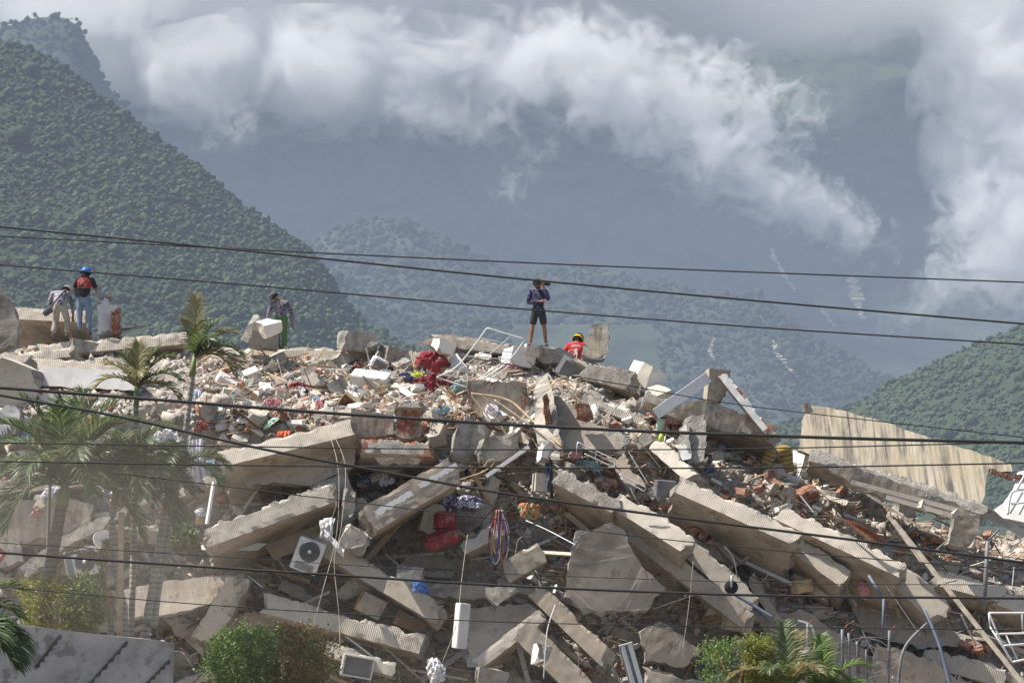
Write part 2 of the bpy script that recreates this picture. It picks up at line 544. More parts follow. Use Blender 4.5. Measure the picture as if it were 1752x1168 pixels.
def stained_wall():
    m, t, b = nt('stained')
    L = t.links.new
    tc = N(t, 'ShaderNodeTexCoord')
    mp = N(t, 'ShaderNodeMapping'); mp.inputs['Scale'].default_value = (4.2, .14, .22)
    mp.inputs['Rotation'].default_value = (0, rad(-12), 0)
    L(tc.outputs['Object'], mp.inputs[0])
    n1 = N(t, 'ShaderNodeTexNoise', Scale=1.3, Detail=10.0, Roughness=.8, Distortion=.35); L(mp.outputs[0], n1.inputs['Vector'])
    r1 = ramp(t, [(.44, (.11, .10, .09)), (.49, (.27, .245, .205)), (.53, (.42, .35, .24)), (.60, (.48, .44, .37))])
    L(n1.outputs['Fac'], r1.inputs[0])
    n3 = N(t, 'ShaderNodeTexNoise', Scale=.9, Detail=4.0); L(tc.outputs['Object'], n3.inputs['Vector'])
    r3 = ramp(t, [(.40, (0, 0, 0)), (.62, (1, 1, 1))]); L(n3.outputs['Fac'], r3.inputs[0])
    mx = N(t, 'ShaderNodeMixRGB'); L(r3.outputs[0], mx.inputs[0]); L(r1.outputs[0], mx.inputs[1]); mx.inputs[2].default_value = (.42, .35, .24, 1)
    mx2 = N(t, 'ShaderNodeMixRGB'); mx2.inputs[0].default_value = .55; L(r1.outputs[0], mx2.inputs[1]); L(mx.outputs[0], mx2.inputs[2])
    L(mx2.outputs[0], b.inputs['Base Color'])
    n2 = N(t, 'ShaderNodeTexNoise', Scale=9.0, Detail=6.0); L(mp.outputs[0], n2.inputs['Vector'])
    bp = N(t, 'ShaderNodeBump', Strength=.25, Distance=.006); L(n2.outputs['Fac'], bp.inputs['Height']); L(bp.outputs[0], b.inputs['Normal'])
    b.inputs['Roughness'].default_value = .95
    MAT['stained'] = m
stained_wall()
def rubble_mat(name, stops, val=.25):
    m, t, b = nt(name)
    L = t.links.new
    gi = N(t, 'ShaderNodeNewGeometry')
    oi = N(t, 'ShaderNodeObjectInfo')
    ad = N(t, 'ShaderNodeMath', operation='ADD'); L(gi.outputs['Random Per Island'], ad.inputs[0]); L(oi.outputs['Random'], ad.inputs[1])
    fr = N(t, 'ShaderNodeMath', operation='FRACT'); L(ad.outputs[0], fr.inputs[0])
    r = ramp(t, stops, 'CONSTANT'); L(fr.outputs[0], r.inputs[0])
    tc = N(t, 'ShaderNodeTexCoord')
    n = N(t, 'ShaderNodeTexNoise', Scale=9.0, Detail=6.0, Roughness=.7); L(tc.outputs['Object'], n.inputs['Vector'])
    mr = N(t, 'ShaderNodeMapRange'); L(n.outputs['Fac'], mr.inputs[0]); mr.inputs[1].default_value = .3; mr.inputs[2].default_value = .7
    mr.inputs[3].default_value = 1 - val; mr.inputs[4].default_value = 1 + val
    hs = N(t, 'ShaderNodeHueSaturation'); L(r.outputs[0], hs.inputs['Color']); L(mr.outputs[0], hs.inputs['Value'])
    L(hs.outputs[0], b.inputs['Base Color'])
    bp = N(t, 'ShaderNodeBump', Strength=.7, Distance=.02); L(n.outputs['Fac'], bp.inputs['Height']); L(bp.outputs[0], b.inputs['Normal'])
    b.inputs['Roughness'].default_value = .95
    MAT[name] = m
rubble_mat('rubble', [(0, (.42, .37, .31)), (.20, (.50, .45, .38)), (.36, (.34, .30, .255)), (.50, (.60, .56, .50)), (.60, (.46, .41, .35)), (.72, (.30, .25, .20)), (.80, (.36, .17, .10)), (.875, (.42, .25, .17)), (.92, (.70, .68, .65)), (.955, (.50, .30, .28)), (.965, (.55, .42, .25)), (.98, (.12, .12, .13)), (.988, (.25, .32, .40)), (.994, (.30, .10, .10))])

# ------------------------------------------------------------------ the heap itself
RIDGE = [(-700, 600), (0, 602), (60, 594), (200, 588), (330, 590), (440, 604), (760, 610), (900, 604), (1000, 614), (1090, 655), (1180, 705), (1300, 752), (1400, 800), (1500, 858), (1600, 905), (1680, 922), (1752, 915), (2100, 950), (2700, 1000)]
rx_ = [P(a, b, 62).x for a, b in RIDGE]; rz_ = [P(a, b, 62).z for a, b in RIDGE]
def heap(x, y, rough=True):
    zr = float(np.interp(x, rx_, rz_))
    drop = 2.1 if x < 2 else max(1.3, 2.1 - (x - 2) * .12)
    zt = zr - drop
    if y >= 62: z = zr - (y - 62) * .7
    elif y >= 57.6: z = zt + (zr - zt) * (y - 57.6) / 4.4
    elif y >= 56.0:
        s = (y - 56.0) / 1.6
        if rough: s += .10 * noise.noise((x * .5, y * .4, 7.7)) * min(1, s * 4) * min(1, (1 - s) * 4)
        s4 = min(3.9999, max(0, s * 4)); k = int(s4); f = s4 - k
        f = .18 * f if f < .72 else .13 + .87 * (f - .72) / .28
        z = 1.1 + (zt - 1.1) * (k + f) / 4
    else: z = max(-.3, 1.1 - (56.0 - y) * .35)
    if rough:
        z += .22 * noise.noise((x * .9, y * .9, 3.3)) + .12 * noise.noise((x * 2.7, y * 2.7, 9.1))
    return z
def hitY(px, py):
    d = ray(px, py)
    def below(Y):
        t = Y / d.y
        return ZC + d.z * t <= heap(d.x * t, Y)
    Y = 50.0
    while Y < 64.0:
        if below(Y):
            a, b = Y - .3, Y
            for _ in range(4):
                m = (a + b) / 2
                if below(m): b = m
                else: a = m
            return b
        Y += .3
    return 62.0
def at(px, py, dy=0.0):
    return P(px, py, hitY(px, py) + dy)
def mound():
    xs = np.linspace(-24, 24, 330); ys = np.concatenate([np.linspace(49.5, 55.9, 28), np.linspace(56.0, 57.6, 76), np.linspace(57.65, 62.3, 80), np.linspace(62.5, 76, 24)])
    V = np.array([[x, y, heap(x, y) + .07 * noise.noise((x * 7, y * 7, 1.0)) + .05 * noise.noise((x * 15, y * 15, 1.0))] for y in ys for x in xs])
    nx, ny = len(xs), len(ys)
    i = np.arange(nx * ny).reshape(ny, nx)
    F = np.stack([i[:-1, :-1], i[:-1, 1:], i[1:, 1:], i[1:, :-1]], -1).reshape(-1, 4)
    me = np_mesh('rubble_heap', V, F, MAT['dusty'], False)
    tag(obj_from('rubble_heap', me, MAT['dusty']), 'dusty mass of crushed masonry under the fallen slabs', None, None, 'structure')
mound()

# ------------------------------------------------------------------ builders
def frame(ex, dn, bk, o):
    M = Matrix(((ex.x, bk.x, -dn.x, o.x), (ex.y, bk.y, -dn.y, o.y), (ex.z, bk.z, -dn.z, o.z), (0, 0, 0, 1)))
    return M

def absY(Y, py):
    return Y + 2.0 if 51.4 < Y < 55.3 and py > 870 else Y

def slab(name, label, cat, A, B, h, d, a=30.0, mats=('rib', 'soffit', 'raw'), jag=(.12, .12), chip=.09, seed=None, group=None, sag=0.0):
    """a slab or beam: upper front edge runs A -> B (px, py, distance from the heap face); front face tilted up by a degrees, underside turned to the street"""
    r = random.Random(seed if seed is not None else hash(label) % 9999 if False else sum(map(ord, label)))
    fwd_ = (1.1 if A[0] < 1000 else .6) if abs(A[2]) < 20 and 700 < A[1] < 905 and 330 < A[0] < 1640 and group is None else 0.0
    d += fwd_
    A = at(A[0], A[1], A[2] - fwd_) if abs(A[2]) < 20 else P(A[0], A[1], absY(A[2], A[1]))
    B = at(B[0], B[1], B[2] - fwd_) if abs(B[2]) < 20 else P(B[0], B[1], absY(B[2], B[1]))
    ex = (B - A).normalized(); Lg = (B - A).length
    ar = rad(a)
    dn = Vector((0, -math.sin(ar), -math.cos(ar)))
    dn = (dn - ex * dn.dot(ex)).normalized()
    br = rad(max(-6, min(a, 8)))
    bk = Vector((0, math.cos(br), -math.sin(br)))
    bk = (bk - ex * bk.dot(ex)).normalized()
    nx = max(6, int(Lg / .065)); nz = max(3, int(h / .10)); ny = max(3, min(14, int(d / .16)))
    so = r.uniform(0, 50)
    vid = {}; V = []; F = []; FM = []
    notch = [(r.uniform(0, Lg), r.uniform(.08, .35), r.uniform(.4, 1.4) * chip) for _ in range(int(Lg * 1.6) + 1)]
    def vert(i, j, k):      # i along, j back, k down
        key = (i, j, k)
        if key in vid: return vid[key]
        x, y, z = Lg * i / nx, d * j / ny, -h * k / nz
        # broken ends
        e0 = jag[0] * (noise.noise((z * 3.1 + so, y * 2.3, so)) + .6 * noise.noise((z * 9 + so, y * 8, so))) * 1.6
        e1 = jag[1] * (noise.noise((z * 3.1 - so, y * 2.3, so + 9)) + .6 * noise.noise((z * 9 - so, y * 8, so))) * 1.6
        u = i / nx
        x += e0 * max(0, 1 - u * 5) + e1 * max(0, 1 - (1 - u) * 5)
        # chipped upper and lower edges
        c = 0.0
        for (cx, w, dp) in notch:
            c = max(c, dp * max(0, 1 - abs(x - cx) / w))
        c += chip * .35 * (noise.noise((x * 6, so, y * 4)) + .4) + chip * .55 * noise.noise((i * 1.73 + so, so, 3.1 + j))
        if k == 0: z -= max(0, c) * (1 if j == 0 else .7); 
        if k == 0 and j == 0: y += max(0, c) * .7
        if k == nz and j == 0:
            cc = max(0, chip * .5 * noise.noise((x * 5, so + 4, 2)))
            z += cc; y += cc
        z -= sag * 4 * u * (1 - u)
        g = .012
        y += g * noise.noise((x * 5, z * 5, so)) if j == 0 else 0
        if k == 0 and j > 0: z += chip * .5 * noise.noise((x * 7, y * 7, so))
        vid[key] = len(V); V.append((x, y, z)); return vid[key]
    def quad(a_, b_, c_, d_, m):
        F.append((vert(*a_), vert(*b_), vert(*c_), vert(*d_))); FM.append(m)
    for i in range(nx):
        for k in range(nz):
            xm = Lg * (i + .5) / nx
            dm = min(h * (k + .5) / nz * 1.2, xm, Lg - xm)
            quad((i, 0, k), (i, 0, k + 1), (i + 1, 0, k + 1), (i + 1, 0, k), 2 if dm < chip * 2.2 * (noise.noise((xm * 2.2, k * .7 + so, 5)) + .25) else 0)
            quad((i, ny, k), (i + 1, ny, k), (i + 1, ny, k + 1), (i, ny, k + 1), 2)
        for j in range(ny):
            quad((i, j, 0), (i + 1, j, 0), (i + 1, j + 1, 0), (i, j + 1, 0), 2)
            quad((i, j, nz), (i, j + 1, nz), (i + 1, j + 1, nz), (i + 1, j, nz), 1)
    for j in range(ny):
        for k in range(nz):
            quad((0, j, k), (0, j + 1, k), (0, j + 1, k + 1), (0, j, k + 1), 2)
            quad((nx, j, k), (nx, j, k + 1), (nx, j + 1, k + 1), (nx, j + 1, k), 2)
    me = bpy.data.meshes.new(name)
    me.from_pydata(V, [], F)
    for m in mats: me.materials.append(MAT[m])
    me.polygons.foreach_set('material_index', FM)
    o = bpy.data.objects.new(name, me)
    link(o)
    o.matrix_world = frame(ex, dn, bk, A)
    tag(o, label, cat, group)
    return o

def jag_outline(pts, step, amp, r, straight=()):
    out = []
    n = len(pts)
    for i in range(n):
        a, b = Vector(pts[i]), Vector(pts[(i + 1) % n])
        L_ = (b - a).length
        k = max(1, int(L_ / step))
        for q in range(k):
            p = a.lerp(b, q / k)
            if q > 0 and i not in straight:
                t = (b - a).normalized()
                s = Vector((t.z, 0, -t.x))
                p = p + s * r.uniform(-amp, amp) + t * r.uniform(-.3, .3) * step
            out.append(p)
    return out

def plate(name, label, cat, pts, thick=.2, mats=('plaster', 'raw'), amp=.045, step=.13, straight=(), back=(0, 1, -.1), Y=None, gx=0.0, gy=0.0, group=None, parent=None, tags=True):
    """a broken panel: outline seen in the photograph, given its own distance, lean and thickness"""
    r = random.Random(sum(map(ord, label)))
    cx = sum(p[0] for p in pts) / len(pts); cyy = sum(p[1] for p in pts) / len(pts)
    if Y is None: Y = hitY(cx, cyy) - .5
    elif abs(Y) < 20: Y = hitY(cx, cyy) + Y
    else: Y = absY(Y, cyy)
    W = [P(p[0], p[1], Y + gx * (p[0] - cx) * mpp(Y) + gy * (p[1] - cyy) * mpp(Y)) for p in pts]
    W = jag_outline(W, step, amp, r, straight)
    n = len(W)
    bk = Vector(back).normalized() * thick
    V = [p for p in W] + [p + bk + Vector((r.uniform(-amp, amp), 0, r.uniform(-amp, amp))) for p in W]
    bm = bmesh.new()
    bv = [bm.verts.new(v) for v in V]
    f0 = bm.faces.new(bv[:n]); f1 = bm.faces.new(list(reversed(bv[n:])))
    f0.material_index = 0; f1.material_index = 1
    for i in range(n):
        f = bm.faces.new((bv[i], bv[n + i], bv[n + (i + 1) % n], bv[(i + 1) % n])); f.material_index = 1
    bmesh.ops.recalc_face_normals(bm, faces=bm.faces[:])
    bmesh.ops.triangulate(bm, faces=[f for f in bm.faces if len(f.verts) > 4], quad_method='BEAUTY', ngon_method='BEAUTY')
    if amp >= .028:
        bmesh.ops.subdivide_edges(bm, edges=bm.edges[:], cuts=2, use_grid_fill=True)
        bmesh.ops.triangulate(bm, faces=[f for f in bm.faces if len(f.verts) > 4])
        so = r.uniform(0, 50)
        Wn = np.array([tuple(p) for p in W])
        for f in bm.faces:
            if f.material_index == 0:
                cc = f.calc_center_median()
                dd = float(np.min(np.linalg.norm(Wn - np.array(tuple(cc)), axis=1)))
                if dd < .06 + amp * 4 * noise.noise(cc * 2.3 + Vector((so, 0, 0))): f.material_index = 1
        for v in bm.verts:
            v.co += bk.normalized() * (.035 * noise.noise(v.co * 1.7 + Vector((so, 0, 0))) + .012 * noise.noise(v.co * 7 + Vector((so, 0, 0))))
    c = sum(V, Vector((0, 0, 0))) / len(V)
    for v in bm.verts: v.co -= c
    me = bpy.data.meshes.new(name); bm.to_mesh(me); bm.free()
    for m in mats: me.materials.append(MAT[m])
    o = bpy.data.objects.new(name, me); o.location = c
    link(o, parent)
    if tags: tag(o, label, cat, group)
    return o

def broken_mesh(name, dims, seed, cuts, mats, rough=.025, ends=False):
    r = random.Random(seed)
    bm = bmesh.new()
    bmesh.ops.create_cube(bm, size=1.0)
    D = Vector(dims)
    for v in bm.verts: v.co = Vector((v.co.x * D.x, v.co.y * D.y, v.co.z * D.z))
    planes = []
    if ends:
        planes += [(Vector((1, r.uniform(-.4, .4), r.uniform(-.4, .4))), .86), (Vector((-1, r.uniform(-.4, .4), r.uniform(-.4, .4))), .86)]
    for _ in range(cuts):
        planes.append((Vector((r.gauss(0, 1), r.gauss(0, 1), r.gauss(0, 1))), r.uniform(.62, .86)))
    for nrm, k in planes:
        nrm.normalize()
        sup = abs(nrm.x) * D.x / 2 + abs(nrm.y) * D.y / 2 + abs(nrm.z) * D.z / 2
        g = bmesh.ops.bisect_plane(bm, geom=bm.verts[:] + bm.edges[:] + bm.faces[:], plane_co=nrm * sup * k, plane_no=nrm, clear_outer=True)
        e = [x for x in g['geom_cut'] if isinstance(x, bmesh.types.BMEdge)]
        if e:
            fl = bmesh.ops.holes_fill(bm, edges=e, sides=0)
            for f in fl['faces']: f.material_index = 1
    bmesh.ops.triangulate(bm, faces=bm.faces[:])
    bmesh.ops.subdivide_edges(bm, edges=bm.edges[:], cuts=2, use_grid_fill=True)
    so = r.uniform(0, 99)
    for v in bm.verts:
        rawv = any(f.material_index == 1 for f in v.link_faces)
        k = rough * (2.0 if rawv else .35)
        p = v.co * (1.6 / max(.15, min(dims)))
        v.co += Vector((noise.noise(p + Vector((so, 0, 0))), noise.noise(p + Vector((0, so, 0))), noise.noise(p + Vector((0, 0, so))))) * k
    bmesh.ops.recalc_face_normals(bm, faces=bm.faces[:])
    me = bpy.data.meshes.new(name); bm.to_mesh(me); bm.free()
    for m in mats: me.materials.append(MAT[m])
    return me

def chunk(name, label, cat, px, py, dims, rot=(0, 0, 0), mats=('plaster', 'raw'), dy=-.25, cuts=4, rough=.025, ends=False, group=None, Y=None):
    me = broken_mesh(name, dims, sum(map(ord, label)), cuts, mats, rough, ends)
    o = bpy.data.objects.new(name, me)
    o.location = at(px, py, dy) if Y is None else P(px, py, absY(Y, py))
    o.rotation_euler = tuple(rad(x) for x in rot)
    link(o); tag(o, label, cat, group)
    return o

def tube_vf(pts, rads, seg=6, closed_ends=True):
    pts = [Vector(p) for p in pts]
    n = len(pts)
    if not isinstance(rads, (list, tuple)): rads = [rads] * n
    V, F = [], []
    up = Vector((0, 0, 1))
    for i, p in enumerate(pts):
        t = (pts[min(i + 1, n - 1)] - pts[max(i - 1, 0)])
        if t.length < 1e-9: t = Vector((0, 0, 1))
        t.normalize()
        s = t.cross(up)
        if s.length < .05: s = t.cross(Vector((1, 0, 0)))
        s.normalize(); u = s.cross(t)
        for k in range(seg):
            a = 2 * math.pi * k / seg
            V.append(p + (s * math.cos(a) + u * math.sin(a)) * rads[i])
    for i in range(n - 1):
        for k in range(seg):
            a = i * seg + k; b = i * seg + (k + 1) % seg
            F.append((a, b, b + seg, a + seg))
    if closed_ends:
        F.append(tuple(reversed(range(seg)))); F.append(tuple(range((n - 1) * seg, n * seg)))
    return V, F

def spline(pts, k=8):
    pts = [Vector(p) for p in pts]
    out = []
    n = len(pts)
    for i in range(n - 1):
        p0, p1, p2, p3 = pts[max(i - 1, 0)], pts[i], pts[i + 1], pts[min(i + 2, n - 1)]
        for j in range(k):
            t = j / k
            out.append(.5 * ((2 * p1) + (p2 - p0) * t + (2 * p0 - 5 * p1 + 4 * p2 - p3) * t * t + (3 * p1 - p0 - 3 * p2 + p3) * t ** 3))
    out.append(pts[-1])
    return out

def tube(name, label, cat, pts, r, mat, parent=None, seg=6, curve=True, group=None):
    q = spline(pts) if curve and len(pts) > 2 else [Vector(p) for p in pts]
    V, F = tube_vf(q, r, seg)
    o = mesh_obj(name, V, F, MAT[mat], parent, None, True)
    if label: tag(o, label, cat, group)
    return o

def boxbar(a, b, w, h, roll=0.0):
    a, b = Vector(a), Vector(b)
    ex = (b - a).normalized()
    s = ex.cross(Vector((0, 0, 1)))
    if s.length < .05: s = ex.cross(Vector((0, 1, 0)))
    s.normalize(); u = s.cross(ex)
    if roll:
        M = Matrix.Rotation(roll, 3, ex); s = M @ s; u = M @ u
    V = [p + s * (w / 2 * i) + u * (h / 2 * j) for p in (a, b) for i, j in ((-1, -1), (1, -1), (1, 1), (-1, 1))]
    F = [(3, 2, 1, 0), (4, 5, 6, 7), (0, 1, 5, 4), (1, 2, 6, 5), (2, 3, 7, 6), (3, 0, 4, 7)]
    return V, F

def stick(name, label, cat, a, b, w, h, mat, roll=0.0, parent=None, group=None):
    A = at(*a) if len(a) == 3 and abs(a[2]) < 20 else P(*a)
    B = at(*b) if len(b) == 3 and abs(b[2]) < 20 else P(*b)
    if parent is not None:
        A = A - parent.location; B = B - parent.location
    V, F = boxbar(A, B, w, h, roll)
    o = mesh_obj(name, V, F, MAT[mat], parent)
    if label: tag(o, label, cat, group)
    return o

CL = {}
def cloth_mat(key, c, c2=None, pattern=None, scale=14.0):
    if key in CL: return CL[key]
    m = basic('cloth_' + key, c, .95, 5.0, .25, .4, 60.0, .004, spots=(tuple(.55 * x + .45 * y for x, y in zip(c, (.42, .36, .30))), 4.0, .54))
    if c2:
        t = m.node_tree; L = t.links.new; b = t.nodes['Principled BSDF']
        tc = N(t, 'ShaderNodeTexCoord')
        old = b.inputs['Base Color'].links[0].from_socket
        mx = N(t, 'ShaderNodeMixRGB'); L(old, mx.inputs[1]); mx.inputs[2].default_value = (*c2, 1)
        if pattern == 'spots':
            w = N(t, 'ShaderNodeTexVoronoi', Scale=scale); L(tc.outputs['Object'], w.inputs['Vector'])
            rr = ramp(t, [(.30, (1, 1, 1)), (.38, (0, 0, 0))]); L(w.outputs['Distance'], rr.inputs[0]); L(rr.outputs[0], mx.inputs[0])
        elif pattern == 'noise':
            w = N(t, 'ShaderNodeTexNoise', Scale=scale, Detail=2.0, Distortion=1.0); L(tc.outputs['Object'], w.inputs['Vector'])
            rr = ramp(t, [(.50, (0, 0, 0)), (.54, (1, 1, 1))]); L(w.outputs['Fac'], rr.inputs[0]); L(rr.outputs[0], mx.inputs[0])
        else:
            w = N(t, 'ShaderNodeTexWave', Scale=scale); w.bands_direction = pattern or 'X'; L(tc.outputs['Object'], w.inputs['Vector'])
            rr = ramp(t, [(.48, (0, 0, 0)), (.56, (1, 1, 1))]); L(w.outputs['Fac'], rr.inputs[0]); L(rr.outputs[0], mx.inputs[0])
        L(mx.outputs[0], b.inputs['Base Color'])
    CL[key] = m
    return m

def hang(name, label, cat, top, drop, mat, folds=4, amp=.06, dy=-.3, ragged=.15, taper=0.0, group=None, parent=None):
    """cloth hung over an edge: top = photo points of its upper hem, drop in metres"""
    r = random.Random(sum(map(ord, label)))
    T = [at(p[0], p[1], dy) for p in top]
    nu, nv = 26, 16
    ph = r.uniform(0, 6)
    cen = sum(T, Vector((0, 0, 0))) / len(T)
    V, F = [], []
    for j in range(nv + 1):
        v = j / nv
        for i in range(nu + 1):
            u = i / nu
            k = u * (len(T) - 1); a = min(int(k), len(T) - 2)
            p = T[a].lerp(T[a + 1], k - a)
            ln = drop * (1 - ragged * (noise.noise((u * 2.3, ph, 0)) + .5) * 1.2)
            q = Vector((p.x + (cen.x - p.x) * taper * v, p.y, p.z))
            q.z -= ln * v
            w = .35 + .65 * v
            q.y += amp * w * math.sin(folds * 6.283 * u + ph + .9 * math.sin(v * 3 + ph)) - .10 * math.sin(v * 3.14)
            q.x += amp * .5 * w * math.cos(folds * 6.283 * u + ph)
            n = noise.noise((u * 5 + ph, v * 4, ph))
            q += Vector((n * .03, n * .06, noise.noise((u * 6, v * 6, ph)) * .02))
            V.append(q)
    for j in range(nv):
        for i in range(nu):
            a = j * (nu + 1) + i
            F.append((a, a + 1, a + nu + 2, a + nu + 1))
    o = mesh_obj(name, V, F, mat, parent, None, True)
    tag(o, label, cat, group)
    return o

def crumple(name, label, cat, px, py, w, h, mat, dy=-.2, lump=.12, tilt=40.0, rotz=0.0, group=None):
    """cloth or sheet thrown down in a heap, w by h metres"""
    r = random.Random(sum(map(ord, label)))
    so = r.uniform(0, 90)
    n = 30
    c = at(px, py, dy)
    V, F = [], []
    tr = rad(tilt)
    ux = Vector((math.cos(rad(rotz)), 0, math.sin(rad(rotz))))
    uz = Vector((0, math.cos(tr), math.sin(tr))); uz = (uz - ux * uz.dot(ux)).normalized()
    nn = ux.cross(uz)
    if nn.y > 0: nn = -nn
    for j in range(n + 1):
        for i in range(n + 1):
            a, b = i / n * 2 - 1, j / n * 2 - 1
            # square to disc, ragged rim
            x = a * math.sqrt(1 - b * b / 2); y = b * math.sqrt(1 - a * a / 2)
            rr = math.hypot(x, y)
            ang = math.atan2(y, x)
            k = 1 + .32 * noise.noise((math.cos(ang) * 1.3 + so, math.sin(ang) * 1.3, so)) + .12 * noise.noise((math.cos(ang) * 4 + so, math.sin(ang) * 4, so))
            x *= k; y *= k
            nz = abs(noise.noise((x * 2.1 + so, y * 2.1, 1))) * 1.1 + .5 * abs(noise.noise((x * 5 + so, y * 5, 2)))
            hgt = lump * ((1 - rr * rr) * .9 + (1 - nz * 2.0) * (1 - .5 * rr))
            V.append(c + ux * (x * w / 2) + uz * (y * h / 2) + nn * hgt)
    for j in range(n):
        for i in range(n):
            a = j * (n + 1) + i
            F.append((a, a + 1, a + n + 2, a + n + 1))
    o = mesh_obj(name, V, F, mat, None, None, True)
    tag(o, label, cat, group)
    return o

def box_part(name, parent, c, s, mat, rot=(0, 0, 0), bev=.008):
    bm = bmesh.new()
    bmesh.ops.create_cube(bm, size=1.0)
    for v in bm.verts: v.co = Vector((v.co.x * s[0], v.co.y * s[1], v.co.z * s[2]))
    if bev: bmesh.ops.bevel(bm, geom=bm.edges[:], offset=min(bev, min(s) * .3), segments=2, affect='EDGES')
    me = bpy.data.meshes.new(name); bm.to_mesh(me); bm.free()
    me.materials.append(MAT[mat] if isinstance(mat, str) else mat)
    o = bpy.data.objects.new(name, me); o.location = c; o.rotation_euler = tuple(rad(x) for x in rot)
    link(o, parent); return o

def lathe_part(name, parent, prof, c, mat, rot=(0, 0, 0), seg=20):
    V, F = [], []
    for (r_, z_) in prof:
        for k in range(seg):
            a = 2 * math.pi * k / seg
            V.append((r_ * math.cos(a), r_ * math.sin(a), z_))
    for i in range(len(prof) - 1):
        for k in range(seg):
            a = i * seg + k; b = i * seg + (k + 1) % seg
            F.append((a, b, b + seg, a + seg))
    o = mesh_obj(name, V, F, MAT[mat] if isinstance(mat, str) else mat, parent, None, True, False)
    o.location = c; o.rotation_euler = tuple(rad(x) for x in rot)
    return o
def root(name, label, cat, px, py, dy=-.3, rot=(0, 0, 0), Y=None, group=None):
    o = empty(name, at(px, py, dy) if Y is None else P(px, py, Y), label, cat, group)
    o.rotation_euler = tuple(rad(x) for x in rot)
    return o
# ------------------------------------------------------------------ fallen slabs, beams, walls (left to right, top to bottom)
S = lambda *a, **k: slab('slab_fragment', a[0], 'slab', *a[1:], **k)
Bm = lambda *a, **k: slab('broken_girder', a[0], 'girder', *a[1:], **k)
Pl = lambda *a, **k: plate('masonry_slab', a[0], 'masonry', *a[1:], **k)
Ch = lambda *a, **k: chunk('masonry_chunk', a[0], 'masonry', *a[1:], **k)
def under(par, name, o):
    for k in ('label', 'category', 'group'):
        if k in o: del o[k]
    o.name = name
    bpy.context.view_layer.update()
    o.parent = par
    o.matrix_parent_inverse = par.matrix_world.inverted()
    return o
# ridge, left
S('pale ribbed slab behind the bent man in the patterned shirt', (18, 524, 61.9), (150, 531, 61.9), .36, 2.2, 34, jag=(.05, .05), chip=.03)
Pl('jagged brown masonry piece standing at the left end of the ridge', [(-30, 505), (4, 494), (20, 520), (34, 558), (24, 590), (-30, 600)], .5, ('dusty', 'raw'), Y=60.6)
stub = Pl('upright broken wall stub beside the man in the blue helmet', [(166, 520), (170, 506), (184, 498), (204, 524), (203, 571), (167, 573)], .5, ('white', 'raw'), Y=61.2, gx=.6, gy=-.3)
under(stub, 'brick_face', Pl('narrow red brick face on the upright wall stub', [(190, 532), (203, 526), (204, 570), (192, 571)], .3, ('brick', 'brick'), Y=60.95))
S('long ribbed slab on which the helmeted man stands', (62, 588, 60.9), (320, 566, 60.9), .34, 2.0, 28, chip=.05)
S('ribbed slab running along the left edge below the bent man', (-60, 612, 59.8), (122, 590, 59.8), .30, 1.6, 26, chip=.05)
Ch('square grey brown lump between the two left slabs', 146, 596, (.85, .6, .34), (4, 8, 20), ('raw', 'dusty'), -.5)
wband = S('white wall band with ribbed upper edge below the left slabs', (66, 612, 58.6), (232, 620, 58.6), .26, .5, 40, ('rib', 'white', 'raw'), chip=.03)
under(wband, 'wall_front', Pl('smooth white wall front under the ribbed band', [(66, 628), (232, 634), (232, 668), (150, 664), (66, 660)], .3, ('white', 'raw'), Y=58.4, straight=(0,), amp=.02, gy=-.25))
Pl('lower white wall strip half hidden behind the big palm', [(62, 668), (132, 672), (215, 676), (215, 706), (62, 694)], .35, ('white', 'brick'), Y=58.1, amp=.03)
Pl('pale soffit panel behind the big palm crown', [(60, 704), (300, 690), (300, 730), (200, 742), (60, 736)], .3, ('soffit', 'raw'), Y=57.8)
Ch('broken corner block with crumbling grey end at the left edge', 26, 660, (1.15, .8, 1.1), (10, 22, 12), ('plaster', 'raw'), -.7, 5, .04)
Ch('grey crumbling aggregate lump against the corner block', 50, 640, (.5, .5, .75), (10, 40, 12), ('raw', 'raw'), -.9, 4, .05)
Pl('smooth pale column face low at the left edge', [(-20, 712), (18, 690), (34, 700), (26, 742), (-20, 752)], .5, ('white', 'raw'), Y=56.6)
S('sagging slab half buried behind the small palm', (240, 640, -.4), (352, 628, -.4), .3, 1.2, 30, ('plaster', 'soffit', 'raw'))
S('dark slab edge under the hanging striped cloth', (232, 694, -.5), (398, 674, -.5), .62, 1.3, 10, ('soffit', 'soffit', 'raw'))
# ridge, middle
S('long ribbed ridge slab behind the field of fine rubble', (436, 592, 61.5), (640, 594, 61.5), .34, 1.6, 22, chip=.06)
S('second length of the ribbed ridge slab toward the white bed frame', (646, 596, 61.3), (772, 604, 61.3), .34, 1.6, 22, chip=.05)
Ch('rough grey lump leaning by the man in the dark cap', 440, 566, (.52, .5, .72), (5, 25, 10), ('rib', 'raw'), 0, 4, .03, Y=61.0)
Ch('white faced block lying before the man in the dark cap', 459, 562, (.58, .46, .36), (22, -16, 24), ('white', 'plaster'), 0, 5, .03, Y=60.7)
Ch('dark rough footing lump under the white faced block', 452, 584, (.7, .6, .42), (4, 6, 10), ('dusty', 'raw'), 0, 4, .04, Y=61.0)
Ch('rounded brick and mortar lump on the ridge', 611, 586, (.95, .6, .48), (0, 6, 10), ('raw', 'raw'), 0, 6, .05, Y=61.2)
Ch('tan boulder like lump of concrete in the rubble field', 672, 612, (.62, .55, .50), (10, 10, 30), ('dusty', 'raw'), -.3, 6, .04)
Bm('split timber grained beam lying on the ridge', (738, 568, 61.4), (872, 584, 61.2), .34, .5, 12, ('wood_grey', 'dusty', 'raw'), (.3, .1), .08)
Ch('pale plaster lump beside the split beam', 760, 594, (.5, .4, .35), (0, 10, 30), ('white', 'raw'), 0, 5, .03, Y=60.8)
